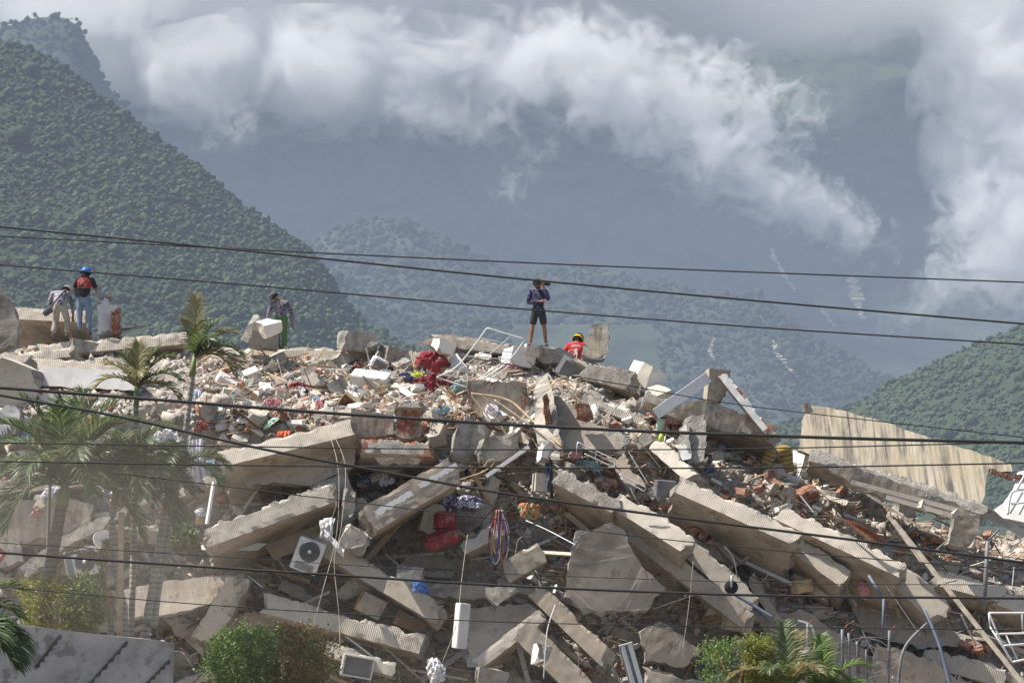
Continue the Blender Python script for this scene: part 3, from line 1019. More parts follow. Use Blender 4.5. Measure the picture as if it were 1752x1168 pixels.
Ch('white block under the feet of the standing man', 888, 610, (.66, .6, .50), (6, 12, 24), ('white', 'plaster'), 0, 3, .015, Y=60.6)
Ch('small tan block beside the white block on the ridge', 912, 600, (.42, .4, .30), (4, 8, 10), ('plaster', 'raw'), 0, 3, .02, Y=60.5)
Pl('flat tan slab piece under the standing man', [(917, 612), (930, 594), (958, 594), (985, 612), (968, 622), (930, 622)], .5, ('dusty', 'raw'), Y=60.5)
Bm('long grey plank of concrete sloping down past the red shirt', (944, 592, 60.6), (1084, 660, 60.0), .14, .5, 40, ('raw', 'soffit', 'raw'), (.03, .05), .02)
Pl('upright grained block standing beside the red shirt', [(1012, 556), (1026, 551), (1043, 554), (1040, 580), (1036, 612), (1014, 614), (996, 606), (1004, 580)], .42, ('stained', 'raw'), Y=60.4, gx=.3, gy=-.45)
S('broad flat slab sloping below the upright grained block', (1008, 616, 60.0), (1082, 634, 59.8), .5, 1.2, 8, ('dusty', 'soffit', 'raw'))
Ch('pointed pale block on the right shoulder of the heap', 1102, 652, (.66, .8, .78), (14, 24, 30), ('white', 'plaster'), -.5, 3, .02)
Ch('cream block wedged under the white plank', 1122, 684, (.6, .6, .55), (20, -20, 40), ('plaster', 'raw'), -.7, 4, .02)
Ch('knobbly plaster lump by the upturned appliance', 1034, 664, (.42, .4, .44), (4, 10, 20), ('plaster', 'raw'), -.4, 5, .03)
# middle, upper tier
bigslab = S('big tan slab with ribbed top edge under the rubble field', (372, 772, -.9), (598, 712, -.9), .42, 2.2, 40, chip=.05, jag=(.1, .05))
under(bigslab, 'underside', Pl('smooth tan underside of the big slab', [(384, 780), (600, 738), (612, 760), (604, 800), (540, 828), (420, 826)], .25, ('soffit', 'raw'), Y=56.2, gy=-.3))
under(bigslab, 'spalled_end', Pl('dark spalled end of the big tan slab', [(590, 716), (606, 712), (610, 742), (560, 750), (546, 738)], .3, ('dusty', 'raw'), Y=56.0))
S('grey broken wall top behind the brick stub', (606, 672, -.3), (668, 668, -.3), .55, 1.0, 10, ('raw', 'soffit', 'raw'), chip=.12)
Pl('smooth shaded wall below the broken grey wall top', [(606, 708), (672, 706), (676, 742), (640, 748), (606, 744)], .4, ('soffit', 'raw'), Y=56.6)
pier = Pl('short brick pier with crumbling concrete cap', [(676, 690), (718, 690), (720, 746), (700, 750), (677, 744)], .5, ('brick', 'raw'), Y=56.4)
under(pier, 'concrete_cap', S('crumbling concrete cap on the short brick pier', (673, 684, 56.2), (722, 686, 56.2), .16, .6, 20, ('raw', 'raw', 'raw'), chip=.08))
wbeam = S('wall beam with brick pockets and loose rubble along its top', (612, 748, -.8), (736, 752, -.8), .36, .7, 14, ('raw', 'soffit', 'brick'), chip=.10)
under(wbeam, 'underside', Pl('smooth cream belly of the wall beam', [(624, 772), (735, 776), (716, 792), (650, 794)], .3, ('plaster', 'raw'), Y=55.9))
under(wbeam, 'brick_pocket', Pl('dark red brick pocket at the end of the wall beam', [(714, 762), (738, 762), (736, 788), (716, 784)], .2, ('brick', 'brick'), Y=55.75))
Pl('shaded wall face behind the checked shirt', [(800, 650), (900, 655), (908, 720), (850, 740), (806, 705)], .4, ('soffit', 'brick'), Y=57.6)
spcol = Pl('upright hollow column split open to its bricks', [(918, 646), (938, 636), (948, 690), (960, 760), (958, 786), (928, 784), (914, 720)], .5, ('plaster', 'raw'), Y=56.2, gx=-.5, gy=-.3)
under(spcol, 'brick_core', Pl('red brick core showing in the split column', [(928, 678), (936, 672), (944, 720), (934, 724)], .2, ('brick', 'brick'), Y=56.0))
Ch('pale broken foot of the split column', 938, 776, (.42, .4, .5), (0, 10, 15), ('white', 'raw'), -1.4, 4)
slopes = S('ribbed slab sloping right beside the split column', (946, 642, -.8), (1134, 742, -.8), .40, 2.6, 24, ('rib', 'soffit', 'raw'), chip=.12)
Pl('dark smooth slab underside right of the split column', [(948, 676), (975, 690), (1010, 720), (1080, 750), (1060, 770), (960, 770)], .3, ('soffit', 'raw'), Y=56.6, gy=-.4)
under(slopes, 'brick_patch', Pl('brick patch torn open in the sloping slab', [(984, 690), (1008, 692), (1016, 716), (1004, 722), (988, 712)], .2, ('brick', 'brick'), Y=56.3))
S('second ribbed length sloping down toward the pink cloth', (1004, 672, -.9), (1108, 716, -.9), .30, .6, 30, chip=.10)
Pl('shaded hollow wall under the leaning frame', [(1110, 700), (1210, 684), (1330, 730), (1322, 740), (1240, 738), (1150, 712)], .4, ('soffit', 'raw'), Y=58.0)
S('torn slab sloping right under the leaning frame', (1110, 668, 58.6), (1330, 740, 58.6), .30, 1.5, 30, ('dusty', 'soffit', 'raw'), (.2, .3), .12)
Ch('ochre grained masonry stub under the leaning frame peak', 1226, 662, (.52, .4, .80), (0, 6, 10), ('wood_grey', 'brick'), 0, 4, .04, Y=58.2)
Pl('grey rough block face beside the white shard', [(1172, 716), (1206, 708), (1210, 760), (1204, 788), (1176, 792)], .45, ('raw', 'raw'), Y=56.9, gy=-.4)
Pl('curved white plaster shard against the grey block', [(1166, 730), (1178, 722), (1182, 784), (1166, 788), (1160, 766)], .3, ('white', 'raw'), Y=56.7, gy=-.4)
Bm('narrow broken post leaning against the grey block', (1128, 748, -.9), (1172, 806, -1.0), .36, .4, 20, ('plaster', 'soffit', 'raw'), (.05, .1), .06)
S('pale ribbed slab right of the purple cloth', (1212, 744, -.4), (1332, 768, -.4), .46, 1.4, 26, chip=.06)
# right
stwall = Pl('large stained ochre wall leaning on the right of the heap', [(1382, 692), (1420, 697), (1500, 717), (1570, 742), (1640, 764), (1690, 780), (1730, 794), (1732, 806), (1700, 806), (1694, 800), (1690, 806), (1684, 850), (1672, 876), (1640, 872), (1600, 858), (1560, 842), (1500, 822), (1440, 800), (1366, 770)], .32, ('stained', 'raw'), Y=58.6, gy=-.8, amp=.02)
under(stwall, 'rafter_nib', Pl('broken rafter nib at the top corner of the stained wall', [(1373, 690), (1386, 690), (1392, 704), (1378, 702)], .2, ('brick', 'raw'), Y=58.4))
for q, (bx, by) in enumerate([(1699, 806), (1708, 810), (1717, 813), (1727, 817), (1738, 815), (1747, 816)]):
    under(stwall, 'brick', chunk('brick', 'clay brick %d' % q, None, bx, by, (.13, .22, .10), (0, 12, 0), ('brick', 'brick'), 0, 1, .008, Y=58.5))
crbeam = S('grey crumbling beam below the stained wall', (1392, 766, 57.4), (1688, 858, 56.6), .34, .9, 26, ('raw', 'soffit', 'raw'), (.1, .15), .12)
under(crbeam, 'underside', Pl('long cream soffit under the crumbling beam', [(1400, 790), (1470, 800), (1560, 832), (1680, 878), (1672, 900), (1560, 868), (1470, 836)], .2, ('soffit', 'raw'), Y=56.5))
Pl('tan pier under the right end of the crumbling beam', [(1632, 878), (1676, 880), (1672, 916), (1650, 934), (1622, 930)], .5, ('soffit', 'raw'), Y=56.0)
Ch('white block with rough grey broken side near the rolled mattress', 1378, 806, (.62, .6, .85), (10, 12, 26), ('white', 'raw'), -.9, 4, .05)
Ch('cream block beside the white rough block', 1430, 820, (.55, .5, .45), (10, 20, 20), ('plaster', 'raw'), -.9, 3, .02)
Ch('grey boulder of concrete in front of the window frame', 1486, 872, (.7, .6, .55), (10, 20, 40), ('raw', 'raw'), -.6, 6, .06)
Ch('grey pier stub with white side before the window frame', 1545, 872, (.45, .4, .62), (4, 14, 20), ('raw', 'raw'), -.9, 4, .05)
Ch('red brick lump with mortar under the white rough block', 1378, 846, (.5, .4, .3), (10, -24, 20), ('brick', 'brick'), -1.1, 4, .03)
Bm('fallen ribbed slab edge running down from the hidden clay blocks', (964, 800, -1.0), (1064, 852, -1.2), .44, 1.8, 26, ('dusty', 'soffit', 'raw'), (.1, .1), .12)
Bm('long ribbed slab edge above the big hanging slab', (1062, 838, -1.5), (1188, 924, -1.5), .50, 2.2, 38, chip=.07)
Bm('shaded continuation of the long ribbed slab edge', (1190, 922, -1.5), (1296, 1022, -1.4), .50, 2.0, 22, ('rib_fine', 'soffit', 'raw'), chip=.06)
S('pale soffit strip under the long ribbed slab edge', (1090, 896, -1.1), (1290, 1050, -1.1), .42, 1.0, 4, ('soffit', 'soffit', 'raw'), chip=.03)
Bm('clean ribbed slab edge sloping from the grey box', (1164, 814, -1.3), (1368, 912, -1.6), .44, 2.4, 38, chip=.06)
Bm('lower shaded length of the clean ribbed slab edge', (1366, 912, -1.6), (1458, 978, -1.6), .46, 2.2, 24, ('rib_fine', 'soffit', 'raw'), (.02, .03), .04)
Bm('ribbed slab edge sloping below the rolled mattress', (1340, 862, -1.0), (1552, 966, -1.6), .44, 2.4, 38, chip=.07)
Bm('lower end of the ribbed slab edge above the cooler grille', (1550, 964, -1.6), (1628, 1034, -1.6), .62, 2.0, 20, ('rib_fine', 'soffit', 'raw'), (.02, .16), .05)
Bm('ribbed slab edge right of the long timber', (1602, 972, -.9), (1716, 1004, -1.0), .42, 1.8, 38, chip=.05)
Bm('short ribbed slab edge at the right border', (1712, 1004, -1.0), (1800, 1040, -1.0), .46, 1.8, 38, chip=.05)
Bm('upper ribbed slab edge at the right border', (1652, 942, -.3), (1800, 962, -.3), .34, 1.8, 38, chip=.06)
Bm('lowest ribbed beam on the right under the red bricks', (1580, 1104, -.8), (1720, 1140, -.8), .46, 1.0, 12, ('rib_fine', 'soffit', 'raw'), (.15, .1), .06)
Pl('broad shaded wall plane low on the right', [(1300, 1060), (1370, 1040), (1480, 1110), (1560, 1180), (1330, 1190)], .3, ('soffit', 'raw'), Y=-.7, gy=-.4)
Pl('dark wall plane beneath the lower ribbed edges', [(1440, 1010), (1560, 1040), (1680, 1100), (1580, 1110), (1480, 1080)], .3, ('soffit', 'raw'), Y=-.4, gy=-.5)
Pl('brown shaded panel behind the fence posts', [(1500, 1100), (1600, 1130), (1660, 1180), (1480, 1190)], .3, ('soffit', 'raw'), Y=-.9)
# middle, lower tier
peel = Bm('long beam with peeling white paint rising to the right', (622, 866, -1.5), (764, 782, -1.2), .62, .6, 8, ('soffit', 'soffit', 'raw'), (.1, .1), .03)
for u0, u1, v0, v1 in ((.06, .46, .34, .56), (.55, .97, .30, .50)):
    Lb = max(v.co.x for v in peel.data.vertices); r9 = random.Random(int(u0 * 100))
    nq = 18
    vv = [(Lb * (u0 + (u1 - u0) * k / nq), -.022, -.62 * (v0 + r9.uniform(-.03, .03))) for k in range(nq + 1)] + [(Lb * (u0 + (u1 - u0) * k / nq), -.022, -.62 * (v1 + r9.uniform(-.05, .05))) for k in range(nq + 1)]
    po = mesh_obj('paint_strip', vv, [(k, nq + 1 + k, nq + 2 + k, k + 1) for k in range(nq)], MAT['white'], peel, None, False, False)
S('ribbed slab with crumbled top rising toward the rough lump', (346, 900, -1.3), (566, 822, -1.3), .50, 1.6, 18, chip=.14)
Pl('second tan beam rising behind the rotated air conditioner', [(446, 930), (620, 850), (632, 862), (600, 900), (470, 960)], .3, ('soffit', 'raw'), Y=-1.0)
Ch('rough mortar lump at the head of the rising slab', 566, 836, (.9, .6, .62), (0, -16, 10), ('raw', 'raw'), -1.2, 6, .06)
Ch('hanging ragged concrete finger below the rough lump', 594, 872, (.28, .3, .9), (0, 8, 10), ('raw', 'raw'), -1.5, 5, .06)
S('dark underside of the ribbed rising slab', (350, 918, -1.0), (560, 850, -1.0), .5, .8, -6, ('soffit', 'soffit', 'raw'))
Bm('ribbed beam slanting down to the right from the white rag', (556, 912, -1.8), (760, 1034, -2.0), .46, .9, 14, ('rib_fine', 'soffit', 'raw'), (.15, .12), .06)
Ch('torn plaster lump with a rag at the head of the slanting beam', 606, 926, (.62, .4, .55), (0, 25, 10), ('plaster', 'raw'), -2.0, 6, .07)
Bm('ribbed beam with rubble on top above the clipped hedge', (458, 1014, -1.6), (728, 1084, -1.9), .46, .9, 12, ('rib', 'soffit', 'raw'), (.15, .03), .08)
Pl('leaning tan column behind the clipped hedge', [(386, 988), (430, 992), (396, 1060), (352, 1098), (324, 1094)], .5, ('plaster', 'raw'), Y=-1.3, gy=.2)
Pl('cracked soffit slab behind the ringed palm stems', [(188, 1010), (330, 988), (420, 980), (396, 1020), (300, 1050), (210, 1060)], .35, ('soffit', 'raw'), Y=-1.2, gy=-.4)
Pl('long pale slab edge rising behind the ringed palm stems', [(30, 972), (110, 915), (250, 850), (256, 858), (120, 932), (44, 990)], .3, ('plaster', 'raw'), Y=-.9)
sign_wall = Pl('cream wall carrying a red diamond emblem behind the palm', [(-20, 862), (90, 848), (160, 862), (150, 900), (10, 936), (-20, 930)], .35, ('soffit', 'raw'), Y=54.6)
sw2 = Pl('wall fragment with red painted bars at the left border', [(-20, 930), (14, 918), (34, 924), (40, 960), (-20, 974)], .35, ('plaster', 'raw'), Y=54.4)
S('collapsed floor slab in the haze at the left border', (-40, 820, -.8), (150, 800, -.8), .42, 1.6, 14, ('soffit', 'soffit', 'dusty'))
S('shaded slab behind the big palm trunk', (-40, 880, -.5), (330, 905, -.5), .4, 1.4, -4, ('soffit', 'soffit', 'dusty'))
S('slab wedge above the potted leaves', (150, 770, -.4), (330, 742, -.4), .36, 1.2, 16, ('plaster', 'soffit', 'raw'))
Pl('big tan slab hanging in the middle of the collapse', [(985, 908), (1010, 908), (1046, 893), (1068, 906), (1086, 950), (1106, 976), (1140, 1004), (1118, 1024), (1108, 1042), (1060, 1046), (1000, 1046), (968, 1020), (974, 960)], .42, ('soffit', 'raw'), Y=52.6, gy=-.04, gx=.1)
Pl('dark triangular slab face low in the middle', [(800, 1040), (900, 1030), (918, 1040), (906, 1064), (820, 1136), (800, 1140)], .3, ('soffit', 'raw'), Y=53.3, gy=-.5)
Bm('light edge of the triangular slab rising to the right', (806, 1128, 52.9), (918, 1042, 52.9), .30, .8, 10, ('plaster', 'soffit', 'raw'), (.03, .12), .04)
Bm('tan beam slanting down under the hanging slab', (926, 996, 53.4), (1050, 1116, 52.9), .42, .5, 8, ('soffit', 'soffit', 'raw'), (.05, .15), .05)
Bm('thick tan beam slanting to the bottom edge in the middle', (906, 1058, 52.9), (1030, 1180, 52.6), .55, .5, 6, ('soffit', 'soffit', 'raw'), (.1, .1), .05)
Pl('tan slab corner low right of the hanging slab', [(1096, 1080), (1130, 1062), (1200, 1112), (1170, 1140), (1104, 1130)], .4, ('soffit', 'raw'), Y=53.2)
Bm('pale plank of concrete below the rope bundle', (856, 962, -1.4), (918, 926, -1.4), .5, .4, 10, ('wood_grey', 'soffit', 'raw'), (.06, .05), .05)
Bm('short pale beam under the cavity rubble', (788, 924, -1.5), (852, 892, -1.3), .34, .6, 20, ('plaster', 'soffit', 'raw'), (.1, .08), .06)
Pl('cracked tan slab edge below the red cushion', [(724, 1000), (800, 996), (880, 1010), (870, 1026), (790, 1022), (730, 1020)], .4, ('dusty', 'raw'), Y=-1.2)
Pl('broad grey slab face in the dark under the ribbed slanting beam', [(830, 1004), (876, 1002), (884, 1008), (850, 1036), (832, 1020)], .2, ('plaster', 'raw'), Y=53.0)
Ch('speckled lump at the bottom edge below the triangular slab', 840, 1162, (.66, .5, .45), (0, 10, 10), ('raw', 'raw'), 0, 5, .04, Y=52.5)
Ch('light concrete lump above the beam over the clipped hedge', 700, 985, (.55, .5, .4), (0, 10, 10), ('plaster', 'raw'), -1.6, 5, .04)
Ch('broken wall lump beside the red cushion', 742, 890, (.6, .5, .75), (0, 16, 10), ('plaster', 'raw'), -.8, 5, .04)
Ch('large ragged wall lump under the loose timber strips', 806, 756, (.85, .6, .95), (0, 12, 10), ('raw', 'raw'), -.7, 6, .06)
Ch('ragged mortar slab right of the large wall lump', 850, 770, (1.0, .5, .6), (0, -14, 10), ('dusty', 'raw'), -.9, 6, .06)
Ch('clean squared white stone in the cavity', 930, 826, (.46, .4, .42), (0, 4, 12), ('plaster', 'plaster'), -1.2, 2, .015)
Pl('fallen pale sheet of plaster with curved lower edge', [(612, 972), (640, 960), (664, 990), (640, 1010), (614, 1016), (590, 1026), (574, 1014)], .12, ('plaster', 'raw'), Y=-1.0, gy=.3)
Pl('cream panel under the clipped hedge at the bottom edge', [(388, 1176), (440, 1152), (496, 1158), (500, 1180)], .4, ('white', 'raw'), Y=49.4)
S('shaded slab lower left behind the clipped hedge', (300, 1060, -.8), (470, 1040, -.8), .4, 1.0, 4, ('soffit', 'soffit', 'dusty'))
Bm('narrow beam end behind the upturned television frame', (560, 1094, -1.6), (680, 1132, -1.7), .34, .5, 10, ('plaster', 'soffit', 'raw'))
Bm('grey slab rib right of the fluorescent fixture', (1110, 1140, 53.2), (1260, 1176, 53.2), .4, .6, 8, ('soffit', 'soffit', 'raw'))

# smaller slab pieces jammed between the larger ones
rf = random.Random(5)
FILL = [('shaded slab piece jammed between larger slabs', ('soffit', 'soffit', 'raw')), ('cream slab piece jammed between larger slabs', ('plaster', 'soffit', 'raw')), ('dusty rough slab piece jammed between larger slabs', ('dusty', 'soffit', 'raw')), ('ribbed slab piece jammed between larger slabs', ('rib_fine', 'soffit', 'raw'))]
for q in range(96):
    px = rf.uniform(-20, 1770); py = rf.uniform(745, 1175)
    if px > 1150 and py < 745 + (px - 1150) * .30: continue
    ang = rad((rf.gauss(24, 16) if px > 880 else rf.gauss(-14, 26)))
    Lp = rf.uniform(45, 150)
    lab, ms = FILL[rf.choices(range(4), (4, 3, 3, 2))[0]]
    dx, dyy = math.cos(ang) * Lp / 2, math.sin(ang) * Lp / 2
    Y0 = hitY(px, py) - rf.uniform(.0, .5)
    where = 'behind the palms' if px < 340 else 'around the red seat cushion' if px < 900 and py < 980 else 'low behind the clipped hedge' if px < 900 else 'around the big hanging slab' if px < 1180 else 'under the ribbed slab edges on the right'
    lab = lab.replace('between larger slabs', where)
    slab('slab_fragment', lab, 'slab', (px - dx, py - dyy, Y0 + rf.uniform(-.3, .3)), (px + dx, py + dyy, Y0 + rf.uniform(-.3, .3)), rf.uniform(.16, .42), rf.uniform(.7, 1.8), rf.uniform(-6, 34), ms, (.16, .16), .10, seed=q, group=lab.replace('piece', 'pieces'))

# hollow clay blocks, ends open
def clay_mesh(seed, L_=.30):
    bm = bmesh.new()
    w, h_ = .19, .14
    g = bmesh.ops.create_grid(bm, x_segments=3, y_segments=2, size=.5)
    for v in bm.verts: v.co = Vector((L_ / 2, v.co.x * w, v.co.y * h_))
    outer = [e for e in bm.edges if e.is_boundary]
    cells = bm.faces[:]
    ins = bmesh.ops.inset_individual(bm, faces=cells, thickness=.010)
    ex_ = bmesh.ops.extrude_discrete_faces(bm, faces=cells)
    for f in ex_['faces']:
        bmesh.ops.translate(bm, verts=f.verts[:], vec=(-.14, 0, 0))
    r2 = bmesh.ops.extrude_edge_only(bm, edges=[e for e in outer if e.is_valid])
    nv = [x for x in r2['geom'] if isinstance(x, bmesh.types.BMVert)]
    bmesh.ops.translate(bm, verts=nv, vec=(-L_, 0, 0))
    bmesh.ops.contextual_create(bm, geom=[e for e in bm.edges if e.is_boundary])
    rr = random.Random(seed)
    for v in bm.verts: v.co += Vector((rr.uniform(-1, 1), rr.uniform(-1, 1), rr.uniform(-1, 1))) * .006
    bmesh.ops.recalc_face_normals(bm, faces=bm.faces[:])
    me = bpy.data.meshes.new('clay_block'); bm.to_mesh(me); bm.free(); me.materials.append(MAT['clay']); return me
basic('clay', (.33, .17, .115), .95, 6.0, .4, .7, 30.0, .015, spots=((.44, .36, .29), 9.0, .55), island=.2)
cms = [clay_mesh(q, .22 + .05 * q) for q in range(4)]
for q, (px, py) in enumerate([(1142, 868), (1156, 876), (1168, 884), (1180, 892), (1190, 908), (1204, 914), (1216, 926), (1300, 800), (1316, 812), (1330, 828), (1286, 790), (1270, 840), (1300, 836), (1564, 914), (1580, 920), (1596, 926), (1620, 934), (1652, 1104), (1664, 1108), (1676, 1112), (1690, 1108), (1560, 1130), (1044, 826), (1032, 830), (952, 866), (966, 870), (700, 744), (716, 742), (640, 742), (1240, 850), (1256, 858), (1360, 880), (1376, 886), (1690, 915), (1440, 840)]):
    o = bpy.data.objects.new('clay_block', cms[q % 4])
    o.location = at(px, py, -.7 if py > 780 else -.4)
    rq = random.Random(q + 50)
    o.rotation_euler = (rq.uniform(-.6, .6), rq.uniform(-.5, .7), rq.uniform(-2.2, -.6))
    link(o); wh = 'by the grey metal crate' if px < 1230 and px > 1100 else 'below the rolled mattress' if 1230 <= px < 1450 else 'beside the long grey timber' if px >= 1450 and py < 1000 else 'on the lowest right beam' if px >= 1450 else 'at the mouth of the cavity' if px > 900 else 'on the brick pocket wall'
    tag(o, 'broken hollow red clay block lying ' + wh, 'clay block', 'hollow clay blocks ' + wh)

rg = random.Random(61)
for q in range(90):
    px, py = rg.uniform(380, 1740), rg.uniform(800, 1172)
    if px > 1100 and py < 830 + (px - 1100) * .30: continue
    an = rad(rg.gauss(30, 26) if px > 880 else rg.gauss(0, 40)); ln = rg.uniform(20, 64)
    Y0 = hitY(px, py) - rg.uniform(.1, .9)
    mk, nm = rg.choice([('wood_grey', 'grey timber'), ('wood', 'yellow timber'), ('wood_dark', 'brown timber'), ('plaster', 'pale concrete'), ('pvc', 'white plastic')])
    wh = 'around the red seat cushion' if px < 900 and py < 980 else 'low behind the clipped hedge' if px < 900 else 'around the big hanging slab' if px < 1180 else 'under the ribbed slab edges on the right'
    stick('splintered_strip', 'broken %s strip wedged %s' % (nm, wh), 'strip', (px - ln * math.cos(an), py - ln * math.sin(an), Y0), (px + ln * math.cos(an), py + ln * math.sin(an), Y0 + rg.uniform(-.5, .5)), rg.uniform(.04, .13), rg.uniform(.02, .05), mk, rg.uniform(0, 3), None, '%s strips wedged %s' % (nm, wh))
# ------------------------------------------------------------------ loose rubble
tmpl = [hull_template(s, (9, 8, 10, 7)[s % 4], s % 3 != 1, (1, .6, .4)[s % 3]) for s in range(16)]
def scatter_points(n, region, seed, jit=0.0):
    r = random.Random(seed); out = []
    while len(out) < n:
        px = r.uniform(region[0], region[2]); py = r.uniform(region[1], region[3])
        Y = hitY(px, py)
        if Y >= 61.9: continue
        p = P(px, py, Y)
        if heap(p.x, Y + .12) - heap(p.x, Y - .12) > .45 and r.random() < .5: continue
        out.append(p)
    return out
def stuff(name, label, n, region, smin, smax, seed, mat='rubble', flat=(1, 1, 1)):
    pts = np.array([tuple(p) for p in scatter_points(n, region, seed)])
    r = np.random.RandomState(seed)
    s = smin * (smax / smin) ** (r.uniform(0, 1, n) ** 2.2)
    S_ = np.stack([s * r.uniform(.6, 1.5, n) * flat[0], s * r.uniform(.6, 1.3, n) * flat[1], s * r.uniform(.4, 1.0, n) * flat[2]], 1)
    me = scatter_mesh(name, tmpl, pts, S_, MAT[mat])
    o = obj_from(name, me, MAT[mat])
    tag(o, label, 'rubble', None, 'stuff')
stuff('rubble_field', 'field of fine broken masonry on top of the heap', 15000, (340, 604, 940, 740), .04, .24, 21)
stuff('rubble_spill', 'crushed masonry filling the gaps down the face of the heap', 16000, (-40, 690, 1790, 1180), .05, .36, 22)
stuff('rubble_crest', 'broken brick and plaster strewn over the right shoulder', 3000, (930, 620, 1790, 960), .05, .30, 23)
stuff('rubble_crest', 'broken brick and plaster strewn over the left shoulder', 1600, (-40, 596, 360, 720), .05, .28, 24)
# splinters of wood and lath
def splinters(n, region, seed, label):
    pts = scatter_points(n, region, seed)
    r = random.Random(seed)
    V, F, off = [], [], 0
    for p in pts:
        d = Vector((r.gauss(0, 1), r.gauss(0, .5), r.gauss(0, .35))).normalized() * r.uniform(.12, .5)
        q = p + Vector((0, -.15, .1))
        v, f = boxbar(q - d, q + d, r.uniform(.012, .035), r.uniform(.01, .025), r.uniform(0, 3))
        V += v; F += [tuple(i + off for i in x) for x in f]; off += 8
    o = mesh_obj('wood_splinters', V, F, MAT['lath'])
    tag(o, label, 'splinters', None, 'stuff')
rubble_mat('lath', [(0, (.52, .40, .26)), (.3, (.42, .33, .24)), (.55, (.30, .22, .15)), (.75, (.60, .55, .48)), (.9, (.20, .12, .08))])
splinters(420, (330, 610, 1000, 740), 31, 'splintered lath and wood scattered in the rubble field')
splinters(420, (960, 690, 1790, 1000), 32, 'splintered lath and wood scattered down the right side')
splinters(1100, (300, 740, 1740, 1175), 33, 'splintered lath and wood caught in the lower tiers')
# individual lumps
KINDS = [('beige plastered masonry lump lying loose in the rubble', ('plaster', 'raw'), (.34, .26, .20)),
         ('rough grey concrete lump lying loose in the rubble', ('raw', 'raw'), (.32, .28, .24)),
         ('white faced plaster fragment lying loose in the rubble', ('white', 'plaster'), (.38, .24, .10)),
         ('red clay brick fragment lying loose in the rubble', ('brick', 'brick'), (.28, .18, .12)),
         ('ribbed plaster slab fragment lying loose in the rubble', ('rib', 'raw'), (.46, .26, .14))]
proto = {}
for k, (lab, ms, dm) in enumerate(KINDS):
    proto[k] = [broken_mesh('masonry_lump', tuple(x * f for x, f in zip(dm, q)), 100 + k * 10 + j, 3 + j % 3, ms, .02) for j, q in enumerate(((1, 1, 1), (1.3, 1, .8), (.8, 1.1, 1.2), (1.1, .8, 1)))]
rl = random.Random(77)
AREAS = [((350, 612, 930, 735), 110), ((960, 690, 1770, 900), 70), ((380, 735, 960, 930), 40), ((600, 900, 1760, 1165), 50), ((-20, 610, 340, 1000), 30)]
for region, n in AREAS:
    for p in scatter_points(n, region, int(region[0] + 500)):
        k = rl.choices(range(5), (5, 4, 3, 2.2, 2))[0]
        me = rl.choice(proto[k])
        o = bpy.data.objects.new('masonry_lump', me)
        s = rl.choice((.6, .75, .9, 1.1, 1.45))
        o.scale = (s, s, s)
        o.location = p + Vector((0, -.06, .07 * s))
        o.rotation_euler = tuple(rl.uniform(-.6, .6) if i < 2 else rl.uniform(0, 6.28) for i in range(3))
        link(o)
        where = {350: 'in the fine rubble field below the ridge', 960: 'on the right shoulder by the ribbed slab edges', 380: 'under the big tan slab and peeling beam', 600: 'in the dark lower tiers', -20: 'behind the palms'}[region[0]]
        tag(o, KINDS[k][0].replace('in the rubble', where), 'masonry', KINDS[k][0].replace(' lying loose in the rubble', 's ' + where))
# ------------------------------------------------------------------ household things
def subpart(par, o):
    o.parent = par
    o.matrix_parent_inverse = par.matrix_basis.inverted()
    return o
red = cloth_mat('red', (.28, .045, .05)); maroon = cloth_mat('maroon', (.19, .025, .035)); lime = cloth_mat('lime', (.62, .80, .08))
white_c = cloth_mat('white', (.70, .69, .70)); lilac = cloth_mat('lilac', (.62, .60, .68)); pink = cloth_mat('pink', (.66, .30, .32)); pale_pink = cloth_mat('palepink', (.66, .46, .42))
teal = cloth_mat('teal', (.22, .33, .32)); sage = cloth_mat('sage', (.33, .38, .36)); black_c = cloth_mat('black', (.035, .035, .04)); navy = cloth_mat('navy', (.05, .07, .16))
orange = cloth_mat('orange', (.66, .13, .05)); blue = cloth_mat('blue', (.05, .18, .55)); sky_c = cloth_mat('sky', (.33, .48, .56)); purple = cloth_mat('purple', (.40, .30, .55)); tan_c = cloth_mat('tan', (.45, .34, .20))
check = cloth_mat('check', (.40, .05, .09), (.60, .42, .44), 'Z', 9.0); striped = cloth_mat('striped', (.62, .64, .70), (.22, .26, .40), 'X', 9.0); print_c = cloth_mat('print', (.58, .58, .66), (.07, .08, .17), 'noise', 9.0)
pinkstripe = cloth_mat('pinkstripe', (.72, .55, .52), (.60, .12, .16), 'X', 6.0); plaid = cloth_mat('plaid', (.42, .30, .10), (.25, .19, .07), 'Z', 3.0); green_c = cloth_mat('green', (.06, .22, .10)); mint = cloth_mat('mint', (.42, .62, .52))
H = lambda *a, **k: hang('hanging_cloth', a[0], 'cloth', *a[1:], **k)
K = lambda *a, **k: crumple('crumpled_cloth', a[0], 'cloth', *a[1:], **k)
K('crumpled bright red blanket on top of the rubble', 742, 628, .95, .75, red, -.35, .26, 50, -25)
K('dark maroon blanket below the bright red blanket', 744, 660, 1.05, .55, maroon, -.45, .22, 45, -8)
K('lime green rag beside the red blanket', 713, 648, .32, .28, lime, -.5, .12, 45, 30)
K('grey teal cloth bag under the white bed frame', 788, 664, .55, .36, teal, -.5, .14, 55, 0)
H('red checked shirt hanging below the bed frame', [(838, 634), (858, 632)], .72, check, 2, .05, -.6)
H('grey green garment hanging off the slab edge', [(380, 676), (404, 674)], .78, sage, 3, .06, -.8)
H('white sheet hung on the wall band by the palm', [(136, 626), (150, 616), (166, 622)], .62, white_c, 4, .06, -.5, .3, .4)
H('pale cloth bunch draped behind the small palm', [(216, 634), (236, 628), (252, 638)], .52, lilac, 4, .06, -.5, .3, .3)
H('striped cloth hanging under the small palm trunk', [(326, 664), (346, 668)], .5, striped, 3, .05, -.7, .3, .5)
